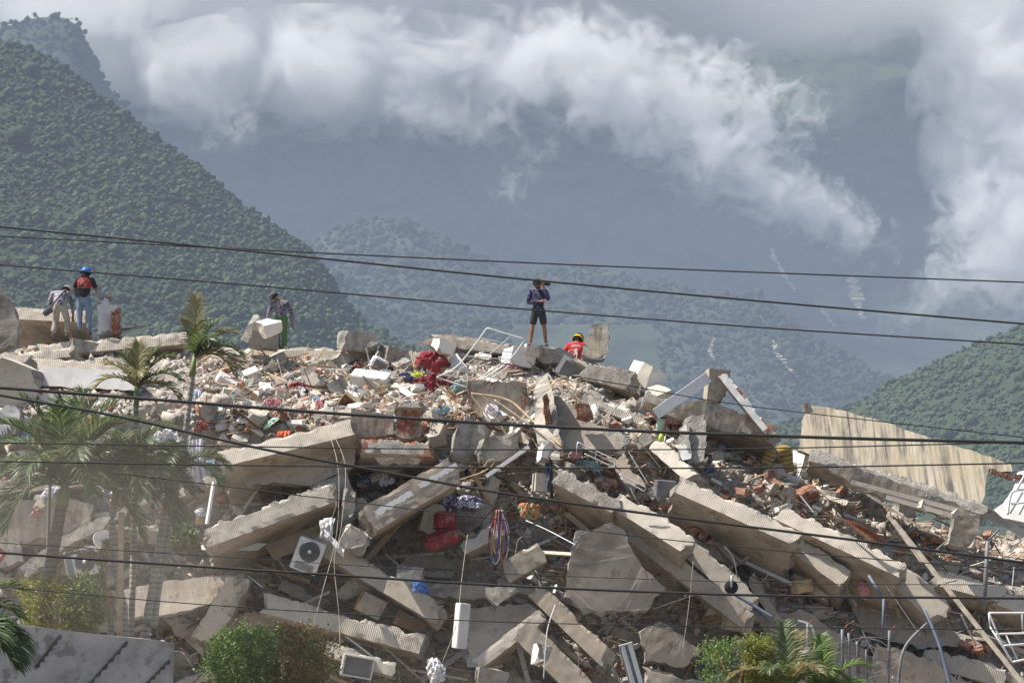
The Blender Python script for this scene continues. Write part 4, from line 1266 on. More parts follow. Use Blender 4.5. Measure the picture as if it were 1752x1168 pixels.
H('long white sheet dangling from a stick', [(324, 752), (346, 750)], 1.05, lilac, 4, .07, -1.2, .2, -.5)
K('white bundled sheet snagged behind the palm fronds', 283, 752, .55, .5, white_c, -.9, .2, 60)
H('pale blue rag tied below the stick', [(352, 788), (370, 786)], .42, sky_c, 3, .05, -1.1, .3, .4)
H('bright orange rag on the ribbed slab edge', [(474, 738), (496, 736)], .34, orange, 3, .06, -1.6, .5, .2)
H('white shirt fallen over the rubble edge', [(460, 684), (478, 682)], .48, white_c, 3, .05, -.5, .2, .3)
H('long print curtain hanging into the cavity', [(752, 786), (770, 784)], 1.25, print_c, 3, .05, -1.2, .1, -.7)
K('print curtain tail heaped on the cavity rubble', 800, 862, .75, .4, print_c, -.9, .14, 40)
H('pale pink rag hanging from the splintered strips', [(934, 756), (962, 752)], .5, pale_pink, 3, .06, -1.3, .3)
K('pink striped cloth draped by the green basket', 1136, 716, .8, .28, pinkstripe, -1.0, .1, 60, -14)
H('pink striped corner hanging over the grey block', [(1150, 722), (1170, 724)], .36, pinkstripe, 2, .04, -1.1, .2)
H('purple cloth hanging from the pale ribbed slab', [(1230, 758), (1244, 760)], .58, purple, 2, .05, -.7, .2, .5)
H('white rag thrown over the head of the slanting beam', [(548, 890), (562, 884), (574, 886)], .5, white_c, 3, .05, -2.2, .3, .2)
H('long white rag trailing down the slanting beam', [(556, 904), (590, 940)], .22, white_c, 2, .04, -2.3, .2)
K('tangle of bright blue rope on the slanting beam', 720, 1006, .34, .36, blue, -2.4, .16, 60)
K('pink rag below the split column', 984, 780, .3, .2, pink, -1.2, .08, 45)
K('white quilted sheet heaped behind the bed frame', 780, 606, .6, .4, lilac, -.3, .16, 50)
H('black garment hanging by the thin dark post', [(934, 786), (948, 784)], .85, navy, 2, .04, -1.4, .2, .4)
K('white plastic sheet at the bottom edge by the hollow block', 746, 1150, .42, .7, white_c, -1.9, .14, 70, 12)
K('mottled pink rag under the right ribbed edges', 1478, 1008, .24, .5, pink, -1.2, .1, 70)
K('dark cloth heap behind the ridge block', 470, 596, .5, .2, black_c, -.2, .08, 50)
K('flowered garment on the front of the white block', 872, 632, .45, .3, check, -.6, .12, 50)
K('blue and white jacket on the broken timber strips', 842, 704, .34, .5, lilac, -.7, .12, 50, 40)
K('orange and green rags wrapped round the rope end', 905, 876, .5, .45, cloth_mat('patch', (.62, .25, .12), (.20, .32, .18), 'noise', 6.0), -1.6, .18, 60)
K('dark rag by the rubble cavity mouth', 1010, 798, .6, .3, teal, -1.0, .1, 40, -20)
rc = random.Random(404)
CC = [('pink', pink), ('white', white_c), ('black', black_c), ('red', red), ('pale blue', sky_c), ('dark blue', navy), ('beige', tan_c), ('lilac', lilac), ('mint green', mint), ('pale pink', pale_pink), ('dark red', maroon)]
for q in range(64):
    nm, m = CC[q % len(CC)]
    reg = (380, 612, 760, 735) if q < 36 else rc.choice([(960, 690, 1700, 880), (-10, 690, 380, 900), (600, 700, 960, 880)])
    px, py = rc.uniform(reg[0], reg[2]), rc.uniform(reg[1], reg[3])
    if hitY(px, py) >= 61.8: continue
    lab = 'crumpled %s garment lying %s' % (nm, 'in the fine rubble field' if q < 36 else 'among the lower broken slabs')
    o = crumple('garment', lab + str(q), 'garment', px, py, rc.uniform(.22, .5), rc.uniform(.16, .34), m, -.22 if q < 36 else -.7, rc.uniform(.06, .14), rc.uniform(30, 60), rc.uniform(-40, 40), 'crumpled %s garments %s' % (nm, 'in the rubble field' if q < 36 else 'on the lower slabs'))
    o['label'] = lab
# loose boards
rb = random.Random(91)
for q in range(40):
    px, py = (rb.uniform(370, 940), rb.uniform(625, 735)) if q < 20 else (rb.uniform(980, 1720), rb.uniform(720, 960))
    if hitY(px, py) >= 61.8: continue
    an = rb.uniform(-60, 60) if q < 20 else rb.gauss(25, 25)
    ln = rb.uniform(25, 70)
    a = (px - ln / 2 * math.cos(rad(an)), py - ln / 2 * math.sin(rad(an))); b = (px + ln / 2 * math.cos(rad(an)), py + ln / 2 * math.sin(rad(an)))
    Y0 = hitY(px, py) - .3
    mk, nm = rb.choice([('wood', 'pale yellow'), ('wood_grey', 'weathered grey'), ('wood_dark', 'dark brown'), ('enamel', 'white painted')])
    stick('wood_offcut', '%s board end sticking out of the %s' % (nm, 'fine rubble field' if q < 20 else 'right hand slope'), 'offcut', (a[0], a[1], Y0), (b[0], b[1], Y0 + rb.uniform(-.4, .4)), rb.uniform(.06, .16), .022, mk, rb.uniform(0, 3), None, '%s board ends in the %s' % (nm, 'rubble field' if q < 20 else 'right slope'))

def cabinet(label, px, py, s, rot, dy=-.35, mat='enamel', door='white', name='cabinet', cat='cabinet', Y=None):
    r_ = root(name, label, cat, px, py, dy, rot, Y)
    box_part('carcass', r_, (0, 0, 0), s, mat)
    dr_ = box_part('door', r_, (0, -s[1] / 2 - .012, 0), (s[0] * .92, .02, s[2] * .9), door)
    subpart(dr_, box_part('handle', r_, (s[0] * .36, -s[1] / 2 - .035, 0), (.02, .025, s[2] * .3), 'grey_metal'))
    return r_
cabinet('white cabinet lying on its back in the rubble field', 634, 650, (.92, .45, .34), (28, 8, -12), -.35)
cabinet('tall white cabinet tipped near the left palm', 386, 656, (.52, .40, .34), (30, 28, 20), -.3)
cabinet('small white locker beside the pink rag', 430, 640, (.36, .3, .22), (30, -24, 10), -.3)
cabinet('brown drawer box jammed under the slanting beam', 634, 1034, (.62, .4, .5), (10, 26, 14), -1.5, 'wood_dark', 'soffit', 'drawer_box', 'drawer')
cabinet('broken brown wardrobe side at the foot of the slanting beam', 700, 1066, (.7, .3, .34), (0, 24, 20), -1.6, 'wood_dark', 'wood_dark', 'wardrobe', 'wardrobe')
cabinet('orange wooden cupboard deep under the right slabs', 1372, 1002, (.42, .3, .3), (0, -8, 20), -.9, 'wood', 'wood', 'cupboard', 'cupboard')
cabinet('grey enamel crate at the head of the clean ribbed slab', 1138, 836, (.46, .36, .38), (8, 4, 10), -1.5, 'grey_metal', 'grey_metal', 'metal_crate', 'crate')
cabinet('brown cabinet shell wrecked beside the round bush', 1262, 1060, (.62, .4, .5), (0, 8, 12), -1.0, 'wood_grey', 'soffit', 'cabinet_shell', 'cabinet')
wb = root('wooden_tray', 'open wooden box lying at the edge of the rubble field', 'box', 598, 690, -.5, (50, 36, 10))
box_part('base', wb, (0, .05, 0), (.46, .02, .42), 'wood_dark')
for c_, s_ in (((0, 0, .21), (.48, .12, .025)), ((0, 0, -.21), (.48, .12, .025)), ((.23, 0, 0), (.025, .12, .42)), ((-.23, 0, 0), (.025, .12, .42))):
    box_part('rim', wb, c_, s_, 'wood')
ap = root('washing_machine', 'upturned white washing machine with dark mouth on the ridge', 'appliance', 978, 634, -.5, (18, 28, 12))
box_part('body', ap, (0, .2, 0), (.72, .5, .52), 'enamel', bev=.03)
box_part('mouth', ap, (.0, -.06, .0), (.52, .03, .36), 'grey_metal')
box_part('rim', ap, (0, -.05, .24), (.72, .05, .05), 'enamel')
tvb = root('monitor', 'white wedge shaped monitor on the rubble field', 'monitor', 648, 624, -.3, (20, 26, 20))
box_part('casing', tvb, (0, 0, 0), (.42, .34, .34), 'enamel', bev=.04)
box_part('screen', tvb, (0, -.175, 0), (.34, .012, .26), 'grey_metal')
for lab, pts in (('white door leaf lying under the bed frame', [(768, 612), (782, 604), (806, 640), (790, 648), (772, 640)]),
                 ('curved white panel below the maroon blanket', [(680, 656), (690, 660), (706, 672), (734, 676), (728, 682), (700, 680), (684, 670)]),
                 ('flat white tray board beside the white cabinet', [(588, 666), (622, 674), (630, 668), (626, 678), (600, 678)]),
                 ('white plate shelf hanging over the dark left cavity', [(344, 932), (362, 928), (458, 929), (440, 941), (345, 940)]),
                 ('pale bent board at the left of the rubble field', [(402, 652), (420, 668), (456, 664), (446, 676), (420, 680), (404, 664)]),
                 ('white triangular board in the rubble cavity', [(756, 850), (764, 844), (770, 862), (756, 868)]),
                 ('white board scrap on the rubble right of the bed frame', [(1040, 690), (1070, 694), (1066, 716), (1046, 712)])):
    plate('board_sheet', lab, 'board', pts, .03, ('enamel', 'enamel'), .008, .2, Y=-.45 if 'shelf' not in lab else -1.4, gy=-.5)
# white bed frame
def railing(name, label, cat, rails, rungs, dyY, r=.014, mat='enamel', rn='rung'):
    c = P(*rails[0][0], dyY)
    e = empty(name, c, label, cat)
    for rr in rails:
        V, F = tube_vf(spline([P(x, y, dyY) - c for x, y in rr]), r, 6); mesh_obj('rail', V, F, MAT[mat], e, None, True)
    for a, b in rungs:
        V, F = tube_vf([P(*a, dyY) - c, P(*b, dyY + .02) - c], r * .75, 5); mesh_obj(rn, V, F, MAT[mat], e, None, True)
    return e
def lerp2(a, b, t): return (a[0] + (b[0] - a[0]) * t, a[1] + (b[1] - a[1]) * t)
lr = [(833, 561), (806, 598), (780, 628), (747, 645)]; rr_ = [(898, 580), (880, 606), (852, 632), (798, 662)]
def along(pl, t):
    k = t * (len(pl) - 1); i = min(int(k), len(pl) - 2); return lerp2(pl[i], pl[i + 1], k - i)
railing('metal_bed', 'white tubular bed frame thrown on top of the rubble', 'bed frame', [[lr[0], rr_[0]], lr, rr_, [lr[-1], rr_[-1]]], [(along(lr, t), along(rr_, t)) for t in (.15, .3, .45, .6, .75, .88)] + [(lerp2(lr[1], rr_[1], .3), lerp2(lr[3], rr_[3], .3)), (lerp2(lr[0], rr_[0], .65), lerp2(lr[3], rr_[3], .65))], 58.6, .018)
railing('metal_bed', 'loose white bed end lying below the bed frame', 'bed frame', [[(798, 662), (872, 612)], [(806, 672), (876, 622)]], [((812, 654), (818, 664)), ((835, 638), (841, 648)), ((858, 622), (864, 632))], 58.3, .016)
railing('wire_rack', 'white wire rack sticking out by the grille panel', 'rack', [[(988, 756), (1052, 786)], [(1000, 776), (1052, 800)], [(1052, 784), (1051, 800)]], [((996, 764), (1050, 792)), ((988, 756), (986, 778)), ((1020, 772), (1018, 786))], 55.6, .013)
railing('wire_rack', 'white wire rack lying on the long ribbed slab edge', 'rack', [[(1060, 810), (1106, 834)], [(1062, 818), (1102, 840)]], [((1060, 810), (1062, 818)), ((1080, 821), (1080, 829)), ((1106, 834), (1102, 840))], 54.9, .013)
railing('shelf_frame', 'white steel shelf frame hanging at the right border', 'frame', [[(1692, 1048), (1716, 1104), (1732, 1132)], [(1692, 1048), (1790, 1048)], [(1704, 1084), (1790, 1082)], [(1716, 1104), (1790, 1098)], [(1732, 1132), (1790, 1120)]], [((1720, 1084), (1742, 1130)), ((1692, 1048), (1694, 1072)), ((1694, 1072), (1732, 1132)), ((1748, 1048), (1750, 1082))], 52.4, .026)
railing('roof_rail', 'white railing at the far right border below the stained wall', 'railing', [[(1724, 880), (1732, 842), (1760, 838)], [(1730, 862), (1760, 858)], [(1740, 836), (1756, 808)]], [((1728, 878), (1750, 842)), ((1744, 880), (1762, 846))], 57.2, .03, 'enamel', 'brace')
Pl('white curved house corner at the right border', [(1700, 872), (1720, 858), (1734, 836), (1744, 806), (1770, 800), (1770, 896), (1716, 886)], .5, ('white', 'white'), Y=58.2, amp=.01, gy=-.6)
# air conditioners
def condenser(label, px, py, dy, rot, s=(.62, .28, .74)):
    e = root('air_conditioner', label, 'air conditioner', px, py, dy, rot)
    box_part('casing', e, (0, 0, 0), s, 'enamel', bev=.02)
    g = lathe_part('fan_grille', e, [(.235, 0), (.235, .02), (.22, .03), (.0, .012)], (0, -s[1] / 2 - .004, .11), 'grey_metal', (90, 0, 0), 28)
    for k in range(5):
        rr0 = .05 + k * .042
        V, F = tube_vf([Vector((rr0 * math.cos(a * math.pi / 12), 0, rr0 * math.sin(a * math.pi / 12))) for a in range(25)], .006, 4, False)
        o = mesh_obj('grille_ring', V, F, MAT['dark'], e, None, True, False); o.location = (0, -s[1] / 2 - .034, .11); subpart(g, o)
    hb_ = lathe_part('hub', e, [(.045, 0), (.045, .03), (.0, .034)], (0, -s[1] / 2 - .02, .11), 'enamel', (90, 0, 0), 16); subpart(g, hb_)
    for k in range(7):
        box_part('louvre', e, (0, -s[1] / 2 - .008, -.18 - k * .024), (s[0] * .7, .012, .008), 'grey_metal', bev=0)
    return e
condenser('white air conditioner unit hanging rotated under the rising slab', 527, 950, -2.0, (8, 20, 6))
condenser('white air conditioner unit tipped behind the palm trunk', 140, 962, -1.4, (14, 76, 10), (.62, .3, .70))
gp = root('grille_panel', 'cream plastic appliance shell with a mesh grille', 'appliance', 1046, 752, -1.0, (-14, 14, 10))
box_part('shell', gp, (0, .12, 0), (.78, .2, .46), 'enamel', bev=.05)
for k in range(13): box_part('grille_bar', gp, (-.32 + k * .053, .0, .0), (.012, .02, .38), 'grey_metal', bev=0)
for k in range(8): box_part('grille_bar', gp, (0, -.006, -.17 + k * .05), (.68, .016, .010), 'grey_metal', bev=0)
ac = root('air_cooler', 'cream window cooler with dark slots under the ribbed slab edge', 'air cooler', 1510, 978, -1.2, (4, 16, 6))
box_part('casing', ac, (0, 0, 0), (.62, .3, .36), 'plaster', bev=.02)
for k in range(8):
    for j in range(2): box_part('slot', ac, (-.22 + k * .062, -.152, .06 - j * .13), (.04, .01, .09), 'dark', bev=0)
tv = root('television_frame', 'upturned dusty television with pale rim near the bottom edge', 'television', 612, 1140, -1.7, (6, 10, 14))
box_part('casing', tv, (0, .12, 0), (.68, .24, .48), 'wood_grey', bev=.02)
box_part('screen', tv, (0, -.012, 0), (.56, .02, .36), 'grey_metal')
for c_, s_ in (((0, -.02, .22), (.7, .05, .03)), ((0, -.02, -.22), (.7, .05, .03)), ((.335, -.02, 0), (.03, .05, .42)), ((-.335, -.02, 0), (.05, .06, .42))):
    box_part('rim', tv, c_, s_, 'enamel')
lf = root('lamp_fixture', 'grey fluorescent lamp fixture hanging low in the middle', 'lamp fixture', 1080, 1136, 0, (0, -16, 8), 51.9)
box_part('tray', lf, (0, 0, 0), (.30, .08, .86), 'grey_metal')
for x_ in (-.08, .08): box_part('reflector', lf, (x_, -.045, 0), (.10, .02, .84), 'enamel', (0, 0, 18 if x_ < 0 else -18))
box_part('end_cap', lf, (0, -.02, .44), (.30, .10, .03), 'enamel')
hb = root('hollow_block', 'white plastered hollow clay block hanging from a wire', 'block', 789, 1070, 0, (4, 4, 24), 52.0)
box_part('body', hb, (0, 0, 0), (.24, .28, .95), 'white', bev=.015)
for k in range(5):
    for j in range(2): box_part('hole', hb, (.121, -.06 + j * .12, -.42 + k * .09), (.01, .07, .06), 'dark', bev=0)
Ch('lump of mortar dangling on a wire low in the middle', 926, 1120, (.32, .3, .44), (0, 10, 20), ('white', 'raw'), 0, 5, .04, Y=51.8)
sc = root('seat_cushion', 'folded red upholstered seat cushion in the cavity', 'cushion', 756, 912, -1.5, (0, -18, 8))
box_part('seat', sc, (-.06, -.1, -.12), (.82, .5, .30), red, (18, 0, 0), .07)
box_part('backrest', sc, (.16, .1, .22), (.52, .24, .5), red, (-16, 20, 0), .07)
# hammock rope bundle
hm = root('rope_bundle', 'multicoloured hammock rope bundle hanging in the cavity', 'rope', 852, 872, -1.8)
for q in range(12):
    m = [red, orange, blue, white_c, teal, maroon, lime, navy][q % 8]
    x0 = rc.uniform(-.06, .08); x1 = rc.uniform(-.20, .10); dp = rc.uniform(.85, 1.2)
    pts = [Vector((x0, rc.uniform(-.04, .04), 0)), Vector((x1 - .05, rc.uniform(-.06, .06), -dp * .5)), Vector((x1, rc.uniform(-.04, .04), -dp)), Vector((x1 + .12, 0, -dp * .94)), Vector((x1 + .16, 0, -dp * .5)), Vector((x0 + .06, 0, 0))]
    V, F = tube_vf(spline(pts, 6), .014, 5); mesh_obj('strand', V, F, m, hm, None, True)
# rolled mattresses
def mattress(label, px, py, dy, L_, r_, rot):
    e = root('rolled_mattress', label, 'mattress', px, py, dy, rot)
    prof = [(0, -L_ / 2), (r_ * .6, -L_ / 2), (r_ * .95, -L_ / 2 + .05)] + [(r_ * (1 + .04 * math.sin(k * 2.1)), -L_ / 2 + .08 + k * (L_ - .16) / 9) for k in range(10)] + [(r_ * .9, L_ / 2 - .04), (r_ * .5, L_ / 2), (0, L_ / 2)]
    o = lathe_part('roll', e, prof, (0, 0, 0), plaid, (0, 0, 0), 18)
    for z_ in (-L_ * .28, L_ * .26):
        lathe_part('strap', e, [(r_ * 1.06, z_ - .012), (r_ * 1.07, z_ + .012)], (0, 0, 0), 'wood_dark', (0, 0, 0), 18)
mattress('rolled ochre plaid mattress standing on the right slope', 1342, 796, -.9, .98, .23, (12, -8, 0))
mattress('smaller ochre cushion roll leaning on the plaid mattress', 1312, 790, -.9, .62, .15, (10, 22, 0))
# leaning frame, planks, timbers
stick('painted_plank', 'broad white plank leaning up to the broken frame', 'plank', (1122, 708, 57.6), (1212, 645, 57.9), .06, .26, 'enamel')
lfm = slab('door_frame', 'pale leaning door frame leg above the right slope', 'door frame', (1242, 636, 57.9), (1320, 732, 57.7), .22, .2, 10, ('white', 'soffit', 'brick'), (.05, .05), .05)
stick('timber', 'long pale timber slanting to the bottom right corner', 'timber', (1528, 890, 54.6), (1775, 1200, 51.5), .08, .07, 'wood_grey')
stick('timber', 'grey timber lying across the window frame', 'timber', (1484, 846, 55.7), (1586, 908, 55.3), .09, .05, 'wood_grey')
stick('timber', 'short timber ending above the long pale timber', 'timber', (1522, 884, 55.3), (1578, 962, 54.8), .10, .05, 'wood_grey')
wf = empty('window_frame', P(1456, 824, 56.0), 'cream window frame lying under the stained wall', 'window frame')
for a, b in (((1456, 824, 56.0), (1638, 872, 55.7)), ((1516, 850, 55.9), (1630, 882, 55.6)), ((1578, 856, 55.8), (1574, 870, 55.7)), ((1638, 872, 55.7), (1628, 884, 55.6))):
    stick('frame_bar', None, None, a, b, .10, .10, 'plaster', 0, wf)
stick('steel_channel', 'grey steel channel sloping at the right border', 'steel channel', (1680, 878, 57.2), (1790, 930, 56.8), .1, .16, 'grey_metal')
for q, (a, b, w, m, lab) in enumerate([
    ((826, 674), (868, 746), .05, 'wood', 'pale lath crossing below the checked shirt'),
    ((880, 728), (976, 762), .045, 'wood', 'long flat lath pointing at the split column'),
    ((806, 676), (838, 716), .05, 'wood', 'short lath beside the ragged wall lump'),
    ((862, 740), (892, 756), .04, 'wood', 'splintered lath tip over the cavity'),
    ((905, 702), (880, 730), .05, 'enamel', 'white lath leaning on the split column'),
    ((868, 720), (912, 722), .05, 'pvc', 'short white pipe lying on the laths'),
    ((1048, 725), (1120, 810), .03, 'rust', 'thin rusty angle bar by the grille panel'),
    ((1078, 735), (1130, 800), .03, 'wood_grey', 'thin stick beside the rusty angle bar'),
    ((1075, 772), (1108, 826), .025, 'enamel', 'thin white stick over the grey crate'),
    ((1160, 722), (1250, 720), .06, 'wood', 'level yellow lath over the grey block'),
    ((832, 815), (905, 764), .14, 'enamel', 'white trunking rising through the cavity'),
    ((366, 824), (354, 896), .09, 'enamel', 'white board standing in the left cavity'),
    ((746, 842), (782, 822), .03, 'wood', 'thin stick poking from the print curtain'),
    ((590, 1086), (645, 1128), .07, 'enamel', 'white batten slanting below the ribbed beam'),
    ((640, 1090), (730, 1170), .07, 'wood_grey', 'long grey batten slanting to the bottom edge'),
    ((424, 984), (450, 1004), .06, 'pvc', 'pale pipe elbow by the leaning column'),
    ((118, 560), (124, 592), .07, 'wood', 'pale stake standing before the bent man'),
    ((186, 528), (196, 562), .07, 'grey_metal', 'steel bar leaning on the upright wall stub'),
    ((194, 560), (208, 588), .05, 'dark', 'black bar end at the foot of the wall stub'),
    ((168, 580), (222, 588), .05, 'wood_dark', 'dark bar lying before the wall stub'),
    ((196, 566), (250, 558), .06, 'wood_dark', 'dark bent bar behind the small palm'),
    ((942, 782), (944, 852), .07, 'dark', 'thin dark post standing in the cavity'),
    ((952, 1000), (948, 1014), .06, 'pvc', 'short white pipe stub beside the hanging slab'),
    ((1600, 888), (1680, 924), .06, 'wood_dark', 'dark plank under the steel channel'),
    ((1700, 960), (1640, 930), .05, 'wood_grey', 'grey batten by the forked post'),
    ((1370, 848), (1392, 876), .05, 'pvc', 'pale strip beside the red brick lump'),
    ((1536, 968), (1540, 1020), .1, 'wood', 'yellow batten under the cooler'),
    ((1488, 960), (1574, 1086), .02, 'enamel', 'thin white rod slanting below the cooler'),
    ((1170, 1020), (1215, 990), .05, 'pvc', 'pale rod in the dark below the long ribbed slab')]):
    Y0 = min(hitY(*a), hitY(*b)) - (1.2 if a[1] > 740 else .5)
    stick('lath' if 'lath' in lab else ('pipe_piece' if 'pipe' in lab else 'batten'), lab, 'pipe' if 'pipe' in lab else 'stick', (*a, Y0), (*b, Y0 - .1), w, w * .6, m)
tube('bent_strip', 'long bent wooden strip arching over the cavity', 'wood strip', [P(806, 673, 57.2), P(868, 684, 57.0), P(905, 714, 56.6), P(962, 764, 55.8)], .03, 'wood')
tube('bent_strip', 'second wooden strip beside the arching strip', 'wood strip', [P(846, 684, 56.9), P(900, 722, 56.4), P(962, 770, 55.7)], .02, 'wood_grey')
for q in range(9):
    stick('reinforcing_bar', 'dark reinforcing bar in the bundle before the window frame', 'rebar', (1440 + q * 5, 886 + q * 1.5, 55.4 - .05 * q), (1490 + q * 4, 924 + q * 1.2, 55.0), .022, .022, 'rust', 0, None, 'bundle of bars before the window frame')
# pipes, fence posts
tube('blue_conduit', 'blue conduit pipe bent down to the bottom edge', 'pipe', [P(1582, 1044, 52.6), P(1594, 1070, 52.4), P(1610, 1112, 52.2), P(1630, 1190, 52.0)], .036, 'blue_pipe')
tube('blue_conduit', 'short blue conduit under the cooler', 'pipe', [P(1486, 984, 53.4), P(1508, 1018, 53.2)], .035, 'blue_pipe')
tube('blue_conduit', 'blue conduit stub between the fence posts', 'pipe', [P(1512, 1024, 53.0), P(1510, 1090, 53.0)], .03, 'blue_pipe')
tube('blue_conduit', 'light blue gutter pipe below the round dark lamp', 'pipe', [P(1256, 1016, 52.8), P(1290, 1036, 52.7), P(1322, 1056, 52.6)], .04, 'blue_pipe')
lm = root('street_lamp_head', 'round dark lamp disc on a pale stem', 'lamp', 1251, 1004, 0, (0, 0, 0), 52.6)
lathe_part('disc', lm, [(0, .02), (.13, .02), (.15, 0), (.13, -.02), (0, -.02)], (0, 0, 0), 'dark', (90, 0, 0), 20)
V, F = tube_vf([(0, -.03, 0), (.01, -.03, .26)], .025, 6); mesh_obj('stem', V, F, MAT['pvc'], lm, None, True)
def fork_post(label, base, top, Y, arm=1.0):
    c = P(*base, Y); e = empty('fence_post', c, label, 'fence post')
    T = P(*top, Y) - c
    V, F = tube_vf([Vector((0, 0, -.8)), T], .05, 7); mesh_obj('pole', V, F, MAT['grey_metal'], e, None, True)
    for sx in (-1, 1):
        V, F = tube_vf([T, T + Vector((sx * .26 * arm, 0, .26))], .026, 6); mesh_obj('arm', V, F, MAT['grey_metal'], e, None, True)
fork_post('forked galvanised fence post on the right slope', (1682, 980), (1690, 925), 54.2)
FP = [(1378, 1150, 1382, 1066, 'kinked'), (1440, 1180, 1441, 1076, 'first plain'), (1455, 1180, 1452, 1082, 'second plain'), (1470, 1190, 1466, 1096, 'third plain'), (1480, 1190, 1482, 1110, 'stub'), (1512, 1180, 1522, 1078, 'rightmost')]
for a, b, c_, d_, nm in FP:
    base = P(a, b, 51.0)
    e = empty('fence_post', (base.x, base.y, 0), '%s grey fence post standing right of the palm' % nm, 'fence post', 'security fence posts')
    T = P(c_, d_, 51.0) - e.location
    V, F = tube_vf([Vector((0, 0, -.1)), T * .9, T], .032, 6); mesh_obj('pole', V, F, MAT['grey_metal'], e, None, True)
    V, F = tube_vf([T * .985, T + Vector((.12, 0, .10))], .014, 5); mesh_obj('arm', V, F, MAT['rust'], e, None, True)
tube('bent_pole', 'grey bent pole leaning over the fence posts', 'pole', [P(1536, 1190, 51.4), P(1546, 1112, 51.4), P(1586, 1066, 51.8)], .035, 'grey_metal')
tube('bent_pole', 'grey hooked pole above the palm fronds', 'pole', [P(1366, 1062, 51.6), P(1390, 1074, 51.4), P(1402, 1120, 51.2)], .04, 'grey_metal')
for q in range(6):
    pts = [P(1372 + k * 32, 1096 + q * 13 + 7 * math.sin(k * 1.3 + q), 50.95 + .03 * q) for k in range(6)]
    tube('barbed_wire', 'slack barbed wire strung between the fence posts', 'wire', pts, .007, 'grey_metal', None, 4, True, 'barbed wire strands on the fence')
# buckets, basket, plants in the rubble
bk = root('basket', 'green plastic basket hanging by the pink striped cloth', 'basket', 1129, 728, -1.2, (10, 12, 0))
lathe_part('bowl', bk, [(.10, .16), (.095, 0), (.07, -.14), (0, -.15)], (0, 0, 0), mint, (0, 0, 0), 16)
lathe_part('rim', bk, [(.10, .15), (.118, .16), (.10, .18)], (0, 0, 0), mint, (0, 0, 0), 16)
pt = root('plastic_bottle', 'lime green plastic bottle under the basket', 'bottle', 1131, 748, -1.2, (0, 14, 0))
lathe_part('body', pt, [(0, -.11), (.05, -.11), (.055, 0), (.05, .06), (.02, .10), (.02, .13)], (0, 0, 0), lime, (0, 0, 0), 14)
lathe_part('cap', pt, [(.024, .13), (.024, .155), (0, .158)], (0, 0, 0), 'enamel', (0, 0, 0), 12)
bu = root('bucket', 'pale blue bucket in the gap between the ribbed edges', 'bucket', 1459, 950, -1.1, (20, 70, 0))
lathe_part('body', bu, [(0, -.12), (.10, -.12), (.13, .12)], (0, 0, 0), sky_c, (0, 0, 0), 16)
lathe_part('rim', bu, [(.13, .11), (.145, .12), (.13, .135)], (0, 0, 0), sky_c, (0, 0, 0), 16)
tubm = root('basin', 'white plastic basin behind the ringed palm stems', 'basin', 178, 928, -1.2, (60, 20, 10))
lathe_part('bowl', tubm, [(.26, .12), (.20, -.10), (0, -.12)], (0, 0, 0), 'enamel', (0, 0, 0), 18)
lathe_part('rim', tubm, [(.25, .12), (.28, .12), (.27, .14)], (0, 0, 0), 'enamel', (0, 0, 0), 18)
# dangling cables
def wire(label, pts, r=.008, mat='wood_grey', name='dangling_cable', cat='cable'):
    tube(name, label, cat, [P(*p) for p in pts], r, mat, None, 5)
wire('tan cable looping down from the big slab to the hedge', [(561, 735, 55), (577, 790, 54.2), (580, 850, 53.6), (574, 925, 53.2), (552, 1010, 52.4), (533, 1080, 52)])
wire('second tan cable hanging beside the slanting beam', [(572, 745, 55), (591, 800, 54.2), (584, 900, 53.2), (572, 960, 52.8), (580, 1050, 52.4), (582, 1120, 52)])
wire('thin cable arching over the hanging rag', [(508, 846, 53.6), (550, 838, 53.5), (575, 858, 53.4), (566, 890, 53.4)])
wire('cable dangling past the red cushion to the white sheet', [(800, 914, 53.4), (790, 990, 52.6), (782, 1060, 52.0), (762, 1120, 51.9), (738, 1170, 51.9)])
wire('pale cord stretched from the rope bundle to the hanging slab', [(900, 890, 53.4), (940, 908, 53), (985, 932, 52.5)], .012, 'enamel')
wire('pale cord holding the dangling mortar lump', [(950, 1034, 52.2), (938, 1070, 52), (934, 1100, 51.9), (930, 1160, 51.9)], .012, 'enamel')
wire('looped pale wire in the cavity', [(788, 820, 54.6), (830, 805, 54.5), (846, 790, 54.4), (838, 786, 54.4), (826, 800, 54.4)], .012, 'wood')
wire('thin wire down the middle of the dark right side', [(1186, 960, 52.8), (1178, 1040, 52.6), (1168, 1110, 52.5)])
wire('hanging wire beside the dark lamp disc', [(1255, 960, 52.7), (1250, 990, 52.6), (1251, 1000, 52.6)], .01, 'dark')
wire('bent wire bush on the long ribbed slab edge', [(1240, 935, 53.3), (1255, 955, 53.2), (1262, 990, 53.1)], .012, 'grey_metal')
rw = random.Random(17)
